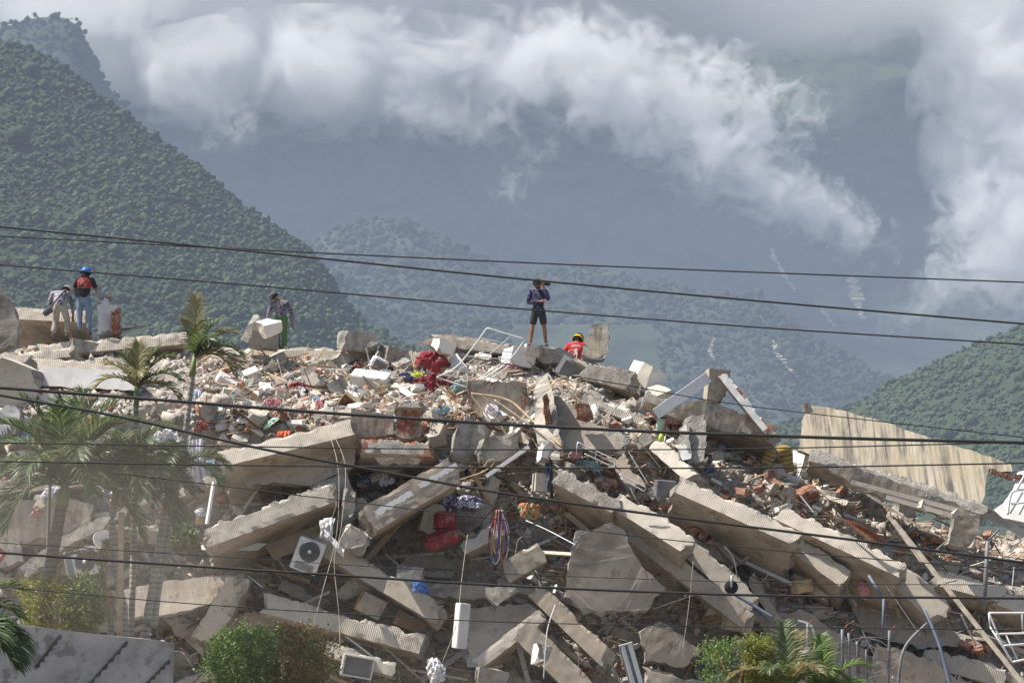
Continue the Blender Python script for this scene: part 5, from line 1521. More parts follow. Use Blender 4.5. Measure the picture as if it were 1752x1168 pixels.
for q in range(150):
    px, py = rw.uniform(330, 1720), rw.uniform(760, 1160)
    if px > 1100 and py < 800 + (px - 1100) * .3: continue
    Y0 = hitY(px, py) - rw.uniform(.5, 1.4)
    pts = [(px, py, Y0)]
    an = rw.uniform(0, 6.28)
    for k in range(3):
        an += rw.gauss(0, .6); ln = rw.uniform(8, 26)
        pts.append((pts[-1][0] + ln * math.cos(an), pts[-1][1] + ln * abs(math.sin(an)) + 4, Y0 + rw.uniform(-.15, .15)))
    mk = rw.choice(['rust', 'grey_metal', 'wood_grey', 'dark'])
    lab = {'rust': 'bent rusty bar sprouting from the lower slabs', 'grey_metal': 'bent grey wire sprouting from the lower slabs', 'wood_grey': 'dusty tan cable end hanging in the lower slabs', 'dark': 'black cable end hanging in the lower slabs'}[mk]
    tube('bent_bar' if mk in ('rust', 'grey_metal') else 'cable_end', lab, 'rebar' if mk in ('rust', 'grey_metal') else 'cable', [P(*p) for p in pts], rw.choice((.008, .011, .016)), mk, None, 5, True, lab.replace('bar ', 'bars ').replace('wire ', 'wires ').replace('end ', 'ends '))
# red diamond emblem painted on the cream wall
rp = basic('red_paint', (.42, .07, .08), .8)
def emblem(par, cx, cyy, w, h, Y, heart=True):
    vs_, fs = [], []
    for s in (1.0, .78):
        for dx, dz in ((0, -h), (w, 0), (0, h), (-w, 0)):
            vs_.append(P(cx + dx * s, cyy + dz * s, Y))
    for k in range(4): fs.append((k, (k + 1) % 4, 4 + (k + 1) % 4, 4 + k))
    o = mesh_obj('painted_emblem', vs_, fs, rp); under(par, 'diamond_emblem', o)
    if heart:
        pts = []
        for k in range(24):
            a = k / 24 * 6.283
            pts.append((cx + .50 * w * (math.sin(a) ** 3), cyy - .034 * h * (13 * math.cos(a) - 5 * math.cos(2 * a) - 2 * math.cos(3 * a) - math.cos(4 * a))))
        V = [P(x, y, Y - .004) for x, y in pts] + [P(cx + (x - cx) * .55, cyy + (y - cyy) * .55, Y - .004) for x, y in pts]
        o = mesh_obj('painted_heart', V, [(k, (k + 1) % 24, 24 + (k + 1) % 24, 24 + k) for k in range(24)], rp); under(par, 'heart_emblem', o)
emblem(sign_wall, 63, 876, 13, 11, 54.55)
o = mesh_obj('painted_bar', [P(-10, 935, 54.34), P(-2, 933, 54.34), P(12, 946, 54.34), P(0, 964, 54.34), P(-8, 964, 54.34), P(4, 948, 54.34)], [(0, 1, 2, 5), (5, 2, 3, 4)], rp); under(sw2, 'painted_bars', o)
# ------------------------------------------------------------------ people on the ridge
basic('skin_brown', (.30, .155, .095), .6, 6.0, .15, .1, 60.0, .002)
basic('hair_black', (.012, .011, .010), .7, 30.0, .3, .6, 90.0, .006)
basic('denim', (.19, .25, .34), .9, 4.0, .3, .3, 80.0, .004)
basic('khaki', (.40, .36, .30), .9, 4.0, .25, .3, 60.0, .006)
basic('black_shirt', (.035, .028, .030), .9, 4.0, .25, .3, 60.0, .005)
basic('grey_shorts', (.045, .045, .05), .9, 4.0, .25, .3, 60.0, .005)
basic('green_trousers', (.11, .19, .07), .9, 4.0, .25, .3, 60.0, .006)
basic('helmet_blue', (.03, .17, .55), .35, 3.0, .1, .05, 20.0, .001)
basic('helmet_yellow', (.75, .52, .03), .35, 3.0, .1, .05, 20.0, .001)
basic('shoe', (.16, .13, .12), .8, 6.0, .3, .2, 40.0, .003)
basic('sock_red', (.42, .07, .05), .9)
basic('bag_grey', (.085, .09, .11), .85, 5.0, .3, .4, 60.0, .005)
basic('mask_white', (.72, .70, .66), .9)
camo_w = cloth_mat('camo_w', (.46, .43, .47), (.13, .12, .17), 'noise', 14.0)
camo_d = cloth_mat('camo_d', (.09, .085, .15), (.34, .27, .28), 'noise', 17.0)
jersey = cloth_mat('jersey', (.014, .014, .024), (.10, .10, .26), 'noise', 13.0)
shirt_red = cloth_mat('shirt_red', (.52, .03, .035))
vest_red = cloth_mat('vest_red', (.36, .03, .035))

def skin_obj(name, nodes, edges, mat, parent, sub=2, rootkey=None):
    keys = list(nodes)
    ix = {k: i for i, k in enumerate(keys)}
    me = bpy.data.meshes.new(name + '_cage')
    me.from_pydata([nodes[k][:3] for k in keys], [(ix[a], ix[b]) for a, b in edges], [])
    tmp = bpy.data.objects.new(name + '_cage', me)
    col.objects.link(tmp)
    md = tmp.modifiers.new('skin', 'SKIN')
    md.use_smooth_shade = True
    lay = me.skin_vertices[0].data
    for k in keys:
        r_ = nodes[k][3]
        lay[ix[k]].radius = (r_, r_) if not isinstance(r_, tuple) else r_
        lay[ix[k]].use_root = (k == (rootkey or keys[0]))
    sb = tmp.modifiers.new('sub', 'SUBSURF'); sb.levels = sub; sb.render_levels = sub
    dg = bpy.context.evaluated_depsgraph_get(); dg.update()
    out = bpy.data.meshes.new_from_object(tmp.evaluated_get(dg))
    out.name = name
    bpy.data.objects.remove(tmp)
    out.materials.clear(); out.materials.append(mat)
    smooth(out)
    o = bpy.data.objects.new(name, out)
    link(o, parent)
    return o

def hand_nodes(nd, ed, s, wrist, d, side, curl=.35):
    """palm and five fingers continuing from the wrist along d"""
    d = Vector(d).normalized(); side = Vector(side); side = (side - d * side.dot(d)).normalized()
    nrm = d.cross(side)
    w = Vector(wrist)
    pk = s + 'palm'
    p = w + d * .07
    nd[pk] = (*p, .026)
    ed.append((s + 'wrist', pk))
    for i, ln in enumerate((.070, .080, .075, .058)):
        b = p + d * .035 + side * (.027 - .018 * i)
        m = b + d * ln * .55 + nrm * ln * curl * .4
        e = m + d * ln * .40 + nrm * ln * curl
        for nm, q, r_ in (('b', b, .0095), ('m', m, .009), ('e', e, .008)): nd['%sf%d%s' % (s, i, nm)] = (*q, r_)
        ed += [(pk, '%sf%db' % (s, i)), ('%sf%db' % (s, i), '%sf%dm' % (s, i)), ('%sf%dm' % (s, i), '%sf%de' % (s, i))]
    tb = w + d * .035 + side * .034; te = tb + d * .045 + side * .028 + nrm * .01
    nd[s + 'tb'] = (*tb, .012); nd[s + 'te'] = (*te, .009)
    ed += [(pk, s + 'tb'), (s + 'tb', s + 'te')]

def person(label, loc, J, body_mat, shirt=None, trousers=None, shoes='shoe', sleeve='long', leg_end='ankle', shirt_len=True):
    e = empty('person', loc, label, 'person')
    J = {k: Vector(v) for k, v in J.items()}
    RAD = dict(pelvis=.125, spine=.115, chest=.135, neck=.052, jaw=.075, head=.098, crown=.070, Lsh=.062, Rsh=.062, Lel=.042, Rel=.042, Lwrist=.028, Rwrist=.028,
               Lhip=.088, Rhip=.088, Lkn=.056, Rkn=.056, Lcf=.058, Rcf=.058, Lank=.036, Rank=.036, Ltoe=.034, Rtoe=.034)
    for s in 'LR':
        if s + 'kn' in J:
            J[s + 'cf'] = J[s + 'kn'].lerp(J[s + 'ank'], .3) + Vector((0, J.get('calf', Vector((0, 0, 0))).y, 0))
    J.pop('calf', None)
    up = (J['head'] - J['neck']).normalized()
    J['jaw'] = J['neck'].lerp(J['head'], .55)
    J['crown'] = J['head'] + up * .075
    nd = {k: (*J[k], RAD[k]) for k in RAD if k in J}
    ed = [('pelvis', 'spine'), ('spine', 'chest'), ('chest', 'neck'), ('neck', 'jaw'), ('jaw', 'head'), ('head', 'crown')]
    for s in 'LR':
        ed += [('chest', s + 'sh'), (s + 'sh', s + 'el'), (s + 'el', s + 'wrist')]
        if s + 'kn' in J:
            ed += [('pelvis', s + 'hip'), (s + 'hip', s + 'kn'), (s + 'kn', s + 'cf'), (s + 'cf', s + 'ank'), (s + 'ank', s + 'toe')]
    fwd = J.get('face', Vector((0, 1, 0)))
    fwd = Vector(fwd).normalized()
    if 'face' in nd: del nd['face']
    lat = fwd.cross(up).normalized()
    nose = J['head'] + fwd * .112 - up * .02
    nd['nose'] = (*nose, .014); ed.append(('head', 'nose'))
    for s, k in (('L', -1), ('R', 1)):
        nd[s + 'ear'] = (*(J['head'] + lat * k * .092 - up * .015), .018); ed.append(('head', s + 'ear'))
    for s in 'LR':
        fd = (J[s + 'wrist'] - J[s + 'el']).normalized()
        hand_nodes(nd, ed, s, J[s + 'wrist'], fd, Vector((0, 0, 1)) if abs(fd.z) < .7 else Vector((-1 if s == 'R' else 1, .3, 0)))
    skin_obj('body', nd, ed, body_mat, e, 2, 'pelvis')
    def cloth_nodes(keys, grow): return {k: (*J[k], RAD[k] * 1.0 + grow) for k in keys if k in J}
    if shirt:
        ks = ['pelvis', 'spine', 'chest', 'Lsh', 'Rsh', 'Lel', 'Rel'] + (['Lwrist', 'Rwrist'] if sleeve == 'long' else [])
        JJ = dict(J)
        nd2 = cloth_nodes(ks, .020)
        nd2['pelvis'] = (*(J['pelvis'].lerp(J['spine'], -.45)), .158); nd2['spine'] = (*J['spine'], .140)
        nd2['collar'] = (*J['chest'].lerp(J['neck'], .7), .075)
        e2 = [('pelvis', 'spine'), ('spine', 'chest'), ('chest', 'collar')]
        for s in 'LR':
            e2 += [('chest', s + 'sh'), (s + 'sh', s + 'el')]
            if sleeve == 'long':
                nd2[s + 'wrist'] = (*J[s + 'el'].lerp(J[s + 'wrist'], .9), .040)
                e2.append((s + 'el', s + 'wrist'))
            else:
                nd2[s + 'el'] = (*J[s + 'sh'].lerp(J[s + 'el'], .75), .066)
        skin_obj('shirt', nd2, e2, shirt, e, 2, 'pelvis')
    if trousers and 'Lkn' in J:
        nd3 = cloth_nodes(['pelvis', 'Lhip', 'Rhip', 'Lkn', 'Rkn'], .022)
        nd3['waist'] = (*J['pelvis'].lerp(J['spine'], .75), .128)
        e3 = [('pelvis', 'waist'), ('pelvis', 'Lhip'), ('pelvis', 'Rhip')]
        for s in 'LR':
            if leg_end == 'ankle':
                nd3[s + 'ank'] = (*J[s + 'kn'].lerp(J[s + 'ank'], .95), .078)
                e3 += [(s + 'hip', s + 'kn'), (s + 'kn', s + 'ank')]
            else:
                nd3[s + 'kn'] = (*J[s + 'hip'].lerp(J[s + 'kn'], .88), .094)
                e3 += [(s + 'hip', s + 'kn')]
        skin_obj('shorts' if leg_end != 'ankle' else 'trousers', nd3, e3, trousers, e, 2, 'pelvis')
    if 'Lkn' in J:
        for s in 'LR':
            a, t_ = J[s + 'ank'], J[s + 'toe']
            n4 = {'heel': (*(a + (a - t_) * .35 + Vector((0, 0, -.045))), .042), 'mid': (*(a.lerp(t_, .4) + Vector((0, 0, -.015))), .050), 'toe': (*t_, .042)}
            skin_obj('shoe', n4, [('heel', 'mid'), ('mid', 'toe')], MAT[shoes], e, 2, 'mid')
    return e, J, up, fwd

def dome(name, parent, c, up, fwd, r, mat, brim=None, flat=1.0, low=-.15):
    """helmet or cap shell with a brim or peak"""
    up = Vector(up).normalized(); fwd = (Vector(fwd) - up * Vector(fwd).dot(up)).normalized(); lat = fwd.cross(up)
    V, F = [], []
    seg, rings = 20, 8
    for i in range(rings + 1):
        ph = (math.pi / 2) * (1 - i / rings) if i < rings else low
        for k in range(seg):
            a = 2 * math.pi * k / seg
            rr = r * math.cos(max(ph, 0))
            hh = r * flat * math.sin(max(ph, 0)) if ph >= 0 else r * ph
            V.append(Vector(c) + (fwd * math.cos(a) * 1.12 + lat * math.sin(a)) * rr + up * hh)
    for i in range(rings):
        for k in range(seg):
            a = i * seg + k; b = i * seg + (k + 1) % seg
            F.append((a, b, b + seg, a + seg))
    o = mesh_obj(name, V, F, MAT[mat] if isinstance(mat, str) else mat, parent, None, True)
    if brim:
        V, F = [], []
        kind, ext = brim
        for k in range(25):
            a = (k / 24 - .5) * (2 * math.pi if kind == 'full' else 2.2)
            ex_ = ext if kind == 'full' else ext * math.cos(a * .75)
            for rr, dz in ((r * .98, 0), (r + ex_, -.012), (r + ex_, -.024), (r * .96, -.014)):
                V.append(Vector(c) + (fwd * math.cos(a) * 1.12 + lat * math.sin(a)) * rr + up * (low * r * .5 + dz))
        for k in range(24):
            for j in range(4):
                F.append((k * 4 + j, k * 4 + (j + 1) % 4, k * 4 + 4 + (j + 1) % 4, k * 4 + 4 + j))
        b = mesh_obj('brim' if kind == 'full' else 'peak', V, F, MAT[mat] if isinstance(mat, str) else mat, parent, None, True)
        subpart(o, b)
    return o

STAND = dict(pelvis=(0, 0, .93), spine=(0, 0, 1.12), chest=(0, .01, 1.32), neck=(0, .02, 1.47), head=(0, .03, 1.60),
             Lsh=(-.19, .01, 1.385), Rsh=(.19, .01, 1.385), Lel=(-.27, .03, 1.12), Rel=(.27, .03, 1.12), Lwrist=(-.26, .14, .92), Rwrist=(.26, .14, .92),
             Lhip=(-.09, 0, .86), Rhip=(.09, 0, .86), Lkn=(-.12, .02, .49), Rkn=(.12, .02, .49), Lank=(-.15, -.01, .09), Rank=(.15, -.01, .09), Ltoe=(-.17, .13, .045), Rtoe=(.17, .13, .045), face=(0, 1, 0))
def pose(**kw):
    d = dict(STAND); d.update(kw); return d
SK = MAT['skin_brown']
# 1 man with blue helmet, back to the street
f1 = P(143, 573, 61.0)
e, J, up, fw = person('person in blue helmet, red vest, black shirt and jeans standing on the ridge slab', f1, pose(Lel=(-.29, .05, 1.12), Lwrist=(-.14, .24, 1.16), Rel=(.31, .04, 1.10), Rwrist=(.22, .26, 1.24), head=(.01, .05, 1.575), Lank=(-.10, 0, .09), Rank=(.13, 0, .09), Ltoe=(-.12, .13, .045), Rtoe=(.16, .13, .045)), SK, MAT['black_shirt'], MAT['denim'], 'shoe', 'short')
dome('hair', e, J['head'] - Vector((0, .01, .01)), up, fw, .104, 'hair_black', None, 1.0, -.9)
h = dome('helmet', e, J['head'] + up * .035, up, fw, .135, 'helmet_blue', ('full', .018), .95, -.1)
skin_obj('vest', {'a': (0, -.03, 1.10, .165), 'b': (0, -.03, 1.28, .200), 'l': (-.12, -.01, 1.39, .100), 'r': (.12, -.01, 1.39, .100), 'c': (0, .0, 1.44, .10)}, [('a', 'b'), ('b', 'l'), ('b', 'r'), ('b', 'c')], vest_red, e, 2, 'b')
box_part('belt_bag', e, (-.16, -.10, 1.06), (.14, .10, .22), 'bag_grey', (0, 0, 10), .03)
V, F = tube_vf(spline([(-.15, -.16, 1.14), (.0, -.2, 1.28), (.12, -.12, 1.42)]), .016, 6); mesh_obj('strap', V, F, MAT['dark'], e, None, True)
# 2 man bent forward with a shoulder bag, back to the street
f2 = P(100, 577, 61.0)
e, J, up, fw = person('person bent forward in grey patterned shirt, pale trousers and white cap', f2, pose(pelvis=(.02, 0, .80), spine=(-.03, .10, .98), chest=(-.02, .26, 1.12), neck=(.05, .38, 1.20), head=(.07, .48, 1.255), face=(.1, .8, -.6),
    Lsh=(-.22, .24, 1.13), Rsh=(.17, .26, 1.13), Lel=(-.30, .26, .86), Lwrist=(-.24, .38, .72), Rel=(.29, .28, .86), Rwrist=(.29, .34, .60), Lhip=(-.07, 0, .76), Rhip=(.12, 0, .76), Lkn=(-.10, .12, .42), Rkn=(.20, .10, .42), Lank=(-.14, .02, .09), Rank=(.20, .02, .09), Ltoe=(-.16, .16, .045), Rtoe=(.22, .16, .045)), SK, camo_w, MAT['khaki'], 'shoe', 'long')
dome('hair', e, J['head'], up, fw, .102, 'hair_black', None, 1.0, -.7)
dome('cap', e, J['head'] + up * .03, up, fw, .112, 'mask_white', ('peak', .07), .9, -.1)
bgo = empty('shoulder_bag', f2 + Vector((-.22, -.14, .62)), 'dark grey shoulder bag on the back of the bent person', 'bag')
skin_obj('pouch', {'a': (-.05, 0, 0, .09), 'b': (.06, 0, .10, .10), 'c': (-.14, .02, -.06, .05)}, [('a', 'b'), ('a', 'c')], MAT['bag_grey'], bgo, 2)
V, F = tube_vf(spline([(.06, -.02, .15), (.18, .02, .32), (.30, .16, .52), (.33, .36, .60)]), .024, 6); mesh_obj('strap', V, F, MAT['bag_grey'], bgo, None, True)
# 3 man in dark cap behind the white block, turned to the left
f3 = P(480, 600, 61.9)
e, J, up, fw = person('person in dark cap, white mask and patterned shirt behind the white block', f3, pose(pelvis=(.0, 0, .86), spine=(-.01, .0, 1.02), chest=(-.03, .0, 1.18), neck=(-.10, .0, 1.30), head=(-.18, -.02, 1.395), face=(-.85, -.25, -.45), Lsh=(-.20, -.04, 1.20), Rsh=(.15, .0, 1.22), Lel=(-.30, -.08, .98), Lwrist=(-.34, -.12, .78), Rel=(.27, -.02, .98), Rwrist=(.30, -.04, .72), Lhip=(-.06, 0, .80), Rhip=(.08, 0, .80), Lkn=(-.08, .02, .46), Rkn=(.09, .02, .46), Lank=(-.09, 0, .09), Rank=(.10, 0, .09), Ltoe=(-.30, -.02, .045), Rtoe=(.05, -.02, .045)), SK, camo_d, MAT['green_trousers'], 'shoe', 'long')
dome('hair', e, J['head'] + up * .0, up, fw, .103, 'hair_black', None, 1.0, -.35)
dome('cap', e, J['head'] + up * .03, up, fw, .115, 'bag_grey', ('peak', .10), .9, -.1)
skin_obj('face_mask', {'a': (*(J['head'] + fw * .085 - up * .055), .045), 'b': (*(J['head'] + fw * .05 - up * .07), .06)}, [('a', 'b')], MAT['mask_white'], e, 2)
for k in (-1, 1):
    lt = fw.cross(up).normalized()
    lathe_part('eye', e, [(0, .012), (.010, .006), (.012, 0), (.010, -.006), (0, -.012)], J['head'] + fw * .092 + lt * k * .034 + up * .012, 'dark', (0, 0, 0), 8)
# 4 man in shorts, one hand up beside his face, facing the street
f4 = P(921, 594, 60.4)
e, J, up, fw = person('person in dark cap, dark jersey and black shorts standing on the highest rubble', f4, pose(face=(.25, -1, 0), Lsh=(-.19, -.01, 1.385), Rsh=(.19, -.01, 1.385), Lel=(-.25, -.05, 1.10), Lwrist=(.06, -.22, 1.12), Rel=(.25, -.16, 1.16), Rwrist=(.14, -.22, 1.46), Lank=(-.20, 0, .09), Rank=(.19, 0, .09), Ltoe=(-.25, -.13, .045), Rtoe=(.21, -.14, .045), Lkn=(-.15, -.02, .49), Rkn=(.15, -.02, .49), head=(-.02, .0, 1.60)), SK, jersey, MAT['grey_shorts'], 'shoe', 'long', 'knee')
dome('hair', e, J['head'], up, fw, .104, 'hair_black', None, 1.0, -.35)
dome('cap', e, J['head'] + up * .02, up, fw, .116, 'hair_black', ('peak', .05), .95, -.2)
skin_obj('neck_gaiter', {'a': (*(J['neck'] + up * .01), .066), 'b': (*(J['jaw'] - up * .01), .082), 'c': (*(J['head'] + fw * .03 - up * .055), .080)}, [('a', 'b'), ('b', 'c')], MAT['black_shirt'], e, 2)
lt = fw.cross(up).normalized()
for k in (-1, 1):
    lathe_part('eye', e, [(0, .012), (.010, .006), (.012, 0), (.010, -.006), (0, -.012)], J['head'] + fw * .094 + lt * k * .034 + up * .012, 'dark', (0, 0, 0), 8)
for s in 'LR':
    a = J[s + 'ank']
    skin_obj('sock', {'a': (*(a + Vector((0, 0, .0))), .043), 'b': (*(a + Vector((0, 0, .09))), .050)}, [('a', 'b')], MAT['sock_red'], e, 2)
phn = empty('phone', f4 + Vector((.22, -.23, 1.55)), 'dark phone held up by the person in shorts', 'phone')
box_part('body', phn, (0, 0, 0), (.15, .012, .075), 'dark', (0, 6, 10), .006); box_part('screen', phn, (0, .009, 0), (.135, .004, .065), 'grey_metal', (0, 6, 10), 0)
# 5 rescuer in red shirt seen to the waist behind the ridge
f5 = P(985, 664, 61.6)
e, J, up, fw = person('person in red shirt and yellow black helmet crouching behind the ridge', f5, pose(pelvis=(0, .05, .62), spine=(0, .0, .84), chest=(.0, .05, 1.05), neck=(.04, .12, 1.18), head=(.07, .20, 1.27), face=(.15, .8, -.5), Lsh=(-.19, .06, 1.08), Rsh=(.20, .06, 1.10), Lel=(-.32, .10, .84), Lwrist=(-.30, .26, .70), Rel=(.34, .12, .90), Rwrist=(.30, .30, .78), Lhip=(-.1, .05, .58), Rhip=(.1, .05, .58), Lkn=(-.16, .40, .50), Rkn=(.16, .40, .50), Lank=(-.14, .10, .09), Rank=(.14, .10, .09), Ltoe=(-.15, .26, .045), Rtoe=(.15, .26, .045)), SK, shirt_red, MAT['bag_grey'], 'shoe', 'long')
dome('hair', e, J['head'], up, fw, .104, 'hair_black', None, 1.0, -.9)
dome('helmet', e, J['head'] + up * .02, up, fw, .135, 'helmet_yellow', ('full', .014), 1.0, -.45)
dome('helmet_band', e, J['head'] + up * .045, up, fw, .138, 'dark', None, .95, -.02)
mesh_white = MAT['mask_white']
def back_mark(pts, name):
    vs_ = [Vector((x, -.148 + .2 * abs(x) ** 1.5 + (z - 1.0) * .22, z)) for x, z in pts]
    mesh_obj(name, vs_, [tuple(range(len(vs_)))], mesh_white, e)
for row, (z0, n, w) in enumerate(((1.075, 7, .022), (1.040, 9, .022))):
    for k in range(n):
        x0 = (k - (n - 1) / 2) * (w + .006)
        back_mark([(x0 - w / 2, z0), (x0 + w / 2, z0), (x0 + w / 2, z0 + .022), (x0 - w / 2, z0 + .022)], 'printed_letter')
back_mark([(-.02, .99), (.03, 1.0), (.05, .96), (.03, .92), (.05, .86), (.02, .80), (.0, .86), (-.04, .80), (-.05, .84), (-.02, .90), (-.06, .94), (-.04, .97)], 'printed_emblem')
# ------------------------------------------------------------------ plants, boundary wall, overhead cables, blur veil, dust
def leaf_mat(name, c, c2, trans=.25):
    m, t, b = nt(name)
    L = t.links.new
    gi = N(t, 'ShaderNodeNewGeometry')
    r = ramp(t, [(0, c), (.6, mul(c, 1.35)), (1, c2)]); L(gi.outputs['Random Per Island'], r.inputs[0])
    L(r.outputs[0], b.inputs['Base Color'])
    b.inputs['Roughness'].default_value = .45
    tr = N(t, 'ShaderNodeBsdfTranslucent'); L(r.outputs[0], tr.inputs['Color'])
    mx = N(t, 'ShaderNodeMixShader'); mx.inputs[0].default_value = trans
    out = [n for n in t.nodes if n.type == 'OUTPUT_MATERIAL'][0]
    L(b.outputs[0], mx.inputs[1]); L(tr.outputs[0], mx.inputs[2]); L(mx.outputs[0], out.inputs['Surface'])
    MAT[name] = m
leaf_mat('palm_leaf', (.085, .125, .042), (.30, .31, .16), .4)
leaf_mat('palm_dry', (.20, .18, .075), (.38, .33, .17), .4)
leaf_mat('leaf_green', (.12, .19, .045), (.34, .42, .13), .45)
leaf_mat('leaf_yellow', (.20, .21, .025), (.48, .42, .07), .4)
leaf_mat('leaf_red', (.17, .09, .03), (.25, .20, .06), .4)
basic('palm_bark', (.40, .375, .34), .9, 3.0, .3, .5, 20.0, .01, stripes=(3.2, .75, 'Z'))
basic('palm_bark_dark', (.20, .175, .15), .9, 3.0, .3, .5, 20.0, .01, stripes=(3.0, .7, 'Z'))
basic('crownshaft', (.22, .27, .10), .5, 3.0, .2, .1, 20.0, .003)

def frond(L_, az, el, droop, seed, leafl=.5, npair=38, vee=.55, width=.017):
    r = random.Random(seed)
    d = Vector((math.cos(az) * math.cos(el), math.sin(az) * math.cos(el), math.sin(el)))
    p = Vector((0, 0, 0)); pts = [p.copy()]; n = 14
    for k in range(n):
        d = (d + Vector((0, 0, -droop / n * (.4 + 1.4 * k / n)))).normalized()
        p = p + d * (L_ / n); pts.append(p.copy())
    V, F = tube_vf(pts, [.020 * (1 - .8 * k / n) + .003 for k in range(n + 1)], 5)
    for q in range(npair):
        t = .10 + .88 * q / npair
        k = t * n; i = min(int(k), n - 1); c = pts[i].lerp(pts[i + 1], k - i)
        tg = (pts[i + 1] - pts[i]).normalized()
        sd_ = tg.cross(Vector((0, 0, 1)))
        if sd_.length < .05: sd_ = Vector((1, 0, 0))
        sd_.normalize(); un = sd_.cross(tg)
        ll = leafl * (math.sin(math.pi * (.12 + .80 * t)) ** .7) * r.uniform(.8, 1.1)
        for sg in (-1, 1):
            ld = (sd_ * sg * (1 - .45 * t) + tg * (.55 + .5 * t) + un * r.uniform(.05, vee)).normalized()
            w = tg.cross(ld).cross(ld).normalized() * width * r.uniform(.7, 1.2)
            m1 = c + ld * ll * .5
            ld2 = (ld + Vector((0, 0, -.55))).normalized()
            e_ = m1 + ld2 * ll * .5
            b = len(V)
            V += [c - w * .5, c + w * .5, m1 + w, m1 - w, e_]
            F += [(b, b + 1, b + 2, b + 3), (b + 3, b + 2, b + 4)]
    return V, F

def palm(label, path, rbase, rtop, fr, leaf='palm_leaf', bark='palm_bark', leafl=.5, shaft=True, name='palm_tree', npair=58):
    """path: world points of the stem from the ground up; fr: list of (length, azimuth, elevation, droop)"""
    base = Vector(path[0])
    e = empty(name, base, label, 'palm')
    q = spline([Vector(p) - base for p in path], 10)
    n = len(q)
    V, F = tube_vf(q, [rbase + (rtop - rbase) * k / (n - 1) + .004 * (k % 2) for k in range(n)], 10)
    mesh_obj('trunk', V, F, MAT[bark], e, None, True, False)
    top = q[-1]
    if shaft:
        d = (q[-1] - q[-2]).normalized()
        V, F = tube_vf([top - d * .05, top + d * .15, top + d * .40], [rtop * 1.25, rtop * 1.15, rtop * .5], 8)
        mesh_obj('crownshaft', V, F, MAT['crownshaft'], e, None, True, False)
        top = top + d * .32
    for i, (L_, az, el, dr) in enumerate(fr):
        V, F = frond(L_, rad(az), rad(el), dr, i + len(label), leafl, npair)
        o = mesh_obj('frond', V, F, MAT[leaf] if not isinstance(leaf, list) else MAT[leaf[i % len(leaf)]], e, None, False, False)
        o.location = top
    return e
def gpath(pts, Y):
    w = [P(x, y, Y) for x, y in pts]
    b = w[0].copy(); b.z = 0
    return [b] + w
rp_ = random.Random(8)
def ring(n, L0, L1, e0, e1, d0, d1, a0=0, a1=360):
    return [(rp_.uniform(L0, L1), a0 + (a1 - a0) * (k + rp_.uniform(-.3, .3)) / n, rp_.uniform(e0, e1), rp_.uniform(d0, d1)) for k in range(n)]
# azimuth 0 = right, 90 = away, 180 = left, 270 = toward the street
palm('big dense green palm with a thick dark trunk at the left', gpath([(72, 1090), (84, 985), (106, 860)], 45.0), .15, .10,
     [(1.9, 60, 82, 1.2), (1.9, 180, 76, 1.3), (2.0, 20, 66, 1.5), (1.9, 160, 58, 1.7), (2.0, 345, 52, 1.8), (1.9, 200, 46, 2.2), (1.9, 10, 36, 2.0), (1.7, 185, 24, 2.4), (1.9, 330, 28, 2.2), (1.8, 290, 55, 2.0), (1.7, 250, 48, 2.1), (1.8, 90, 60, 1.6), (1.9, 5, 74, 1.3), (1.8, 130, 70, 1.5), (1.6, 215, 14, 2.6), (2.0, 350, 14, 2.3), (1.8, 40, 78, 1.1), (1.8, 200, 66, 1.5), (1.9, 330, 66, 1.5), (1.8, 270, 72, 1.4), (1.8, 110, 80, 1.0), (1.9, 10, 56, 1.7), (1.7, 175, 40, 2.0), (1.8, 300, 38, 2.1)], 'palm_leaf', 'palm_bark_dark', .62)
palm('tall slender palm with yellowing fronds rising above the ridge', gpath([(262, 1090), (284, 930), (312, 780), (329, 640)], 46.0), .075, .05,
     [(1.2, 80, 88, .2), (.9, 20, 70, 1.0), (1.0, 5, 56, 1.3), (1.05, 350, 40, 1.7), (.8, 170, 76, .9), (.9, 300, 52, 1.6), (1.0, 20, 34, 2.0), (.8, 60, 74, .9), (1.0, 345, 24, 2.2)], ['palm_dry', 'palm_leaf'], 'palm_bark', .42, True, 'palm_tree', 30)
palm('small drooping palm just left of the tall slender palm', gpath([(224, 1090), (228, 960), (231, 800), (233, 690)], 46.4), .07, .045,
     [(.9, 90, 82, .5), (.95, 10, 62, 1.2), (.85, 165, 58, 1.3), (1.0, 350, 44, 1.7), (.9, 190, 40, 1.9), (.9, 20, 72, 1.0), (.9, 280, 46, 1.7), (.8, 145, 72, 1.0), (1.0, 0, 26, 2.0)], ['palm_dry', 'palm_leaf'], 'palm_bark', .42, True, 'palm_tree', 30)
palm('leaning ringed palm with drooping fronds in front of the post', gpath([(214, 1090), (200, 980), (192, 900), (196, 860)], 45.4), .075, .06,
     [(1.6, 350, 60, 2.0), (1.7, 10, 44, 2.3), (1.7, 335, 26, 2.5), (1.6, 320, 50, 2.3), (1.5, 200, 50, 2.1), (1.6, 300, 40, 2.4), (1.6, 30, 52, 2.0), (1.6, 355, 70, 1.6), (1.5, 250, 52, 2.2), (1.6, 345, 8, 2.2), (1.5, 90, 70, 1.4), (1.4, 180, 64, 1.6), (1.7, 340, 40, 2.0), (1.6, 0, 20, 2.2), (1.6, 15, 60, 1.8), (1.5, 310, 64, 1.8)], 'palm_leaf', 'palm_bark', .58)
palm('pale ringed palm stem standing beside the tall slender palm', gpath([(250, 1092), (262, 1000), (282, 880), (290, 840)], 45.8), .085, .06,
     [(1.2, 0, 50, 2.0), (1.2, 340, 36, 2.3), (1.2, 180, 46, 2.2), (1.1, 90, 66, 1.6), (1.2, 270, 50, 2.2)], 'palm_leaf', 'palm_bark', .5)
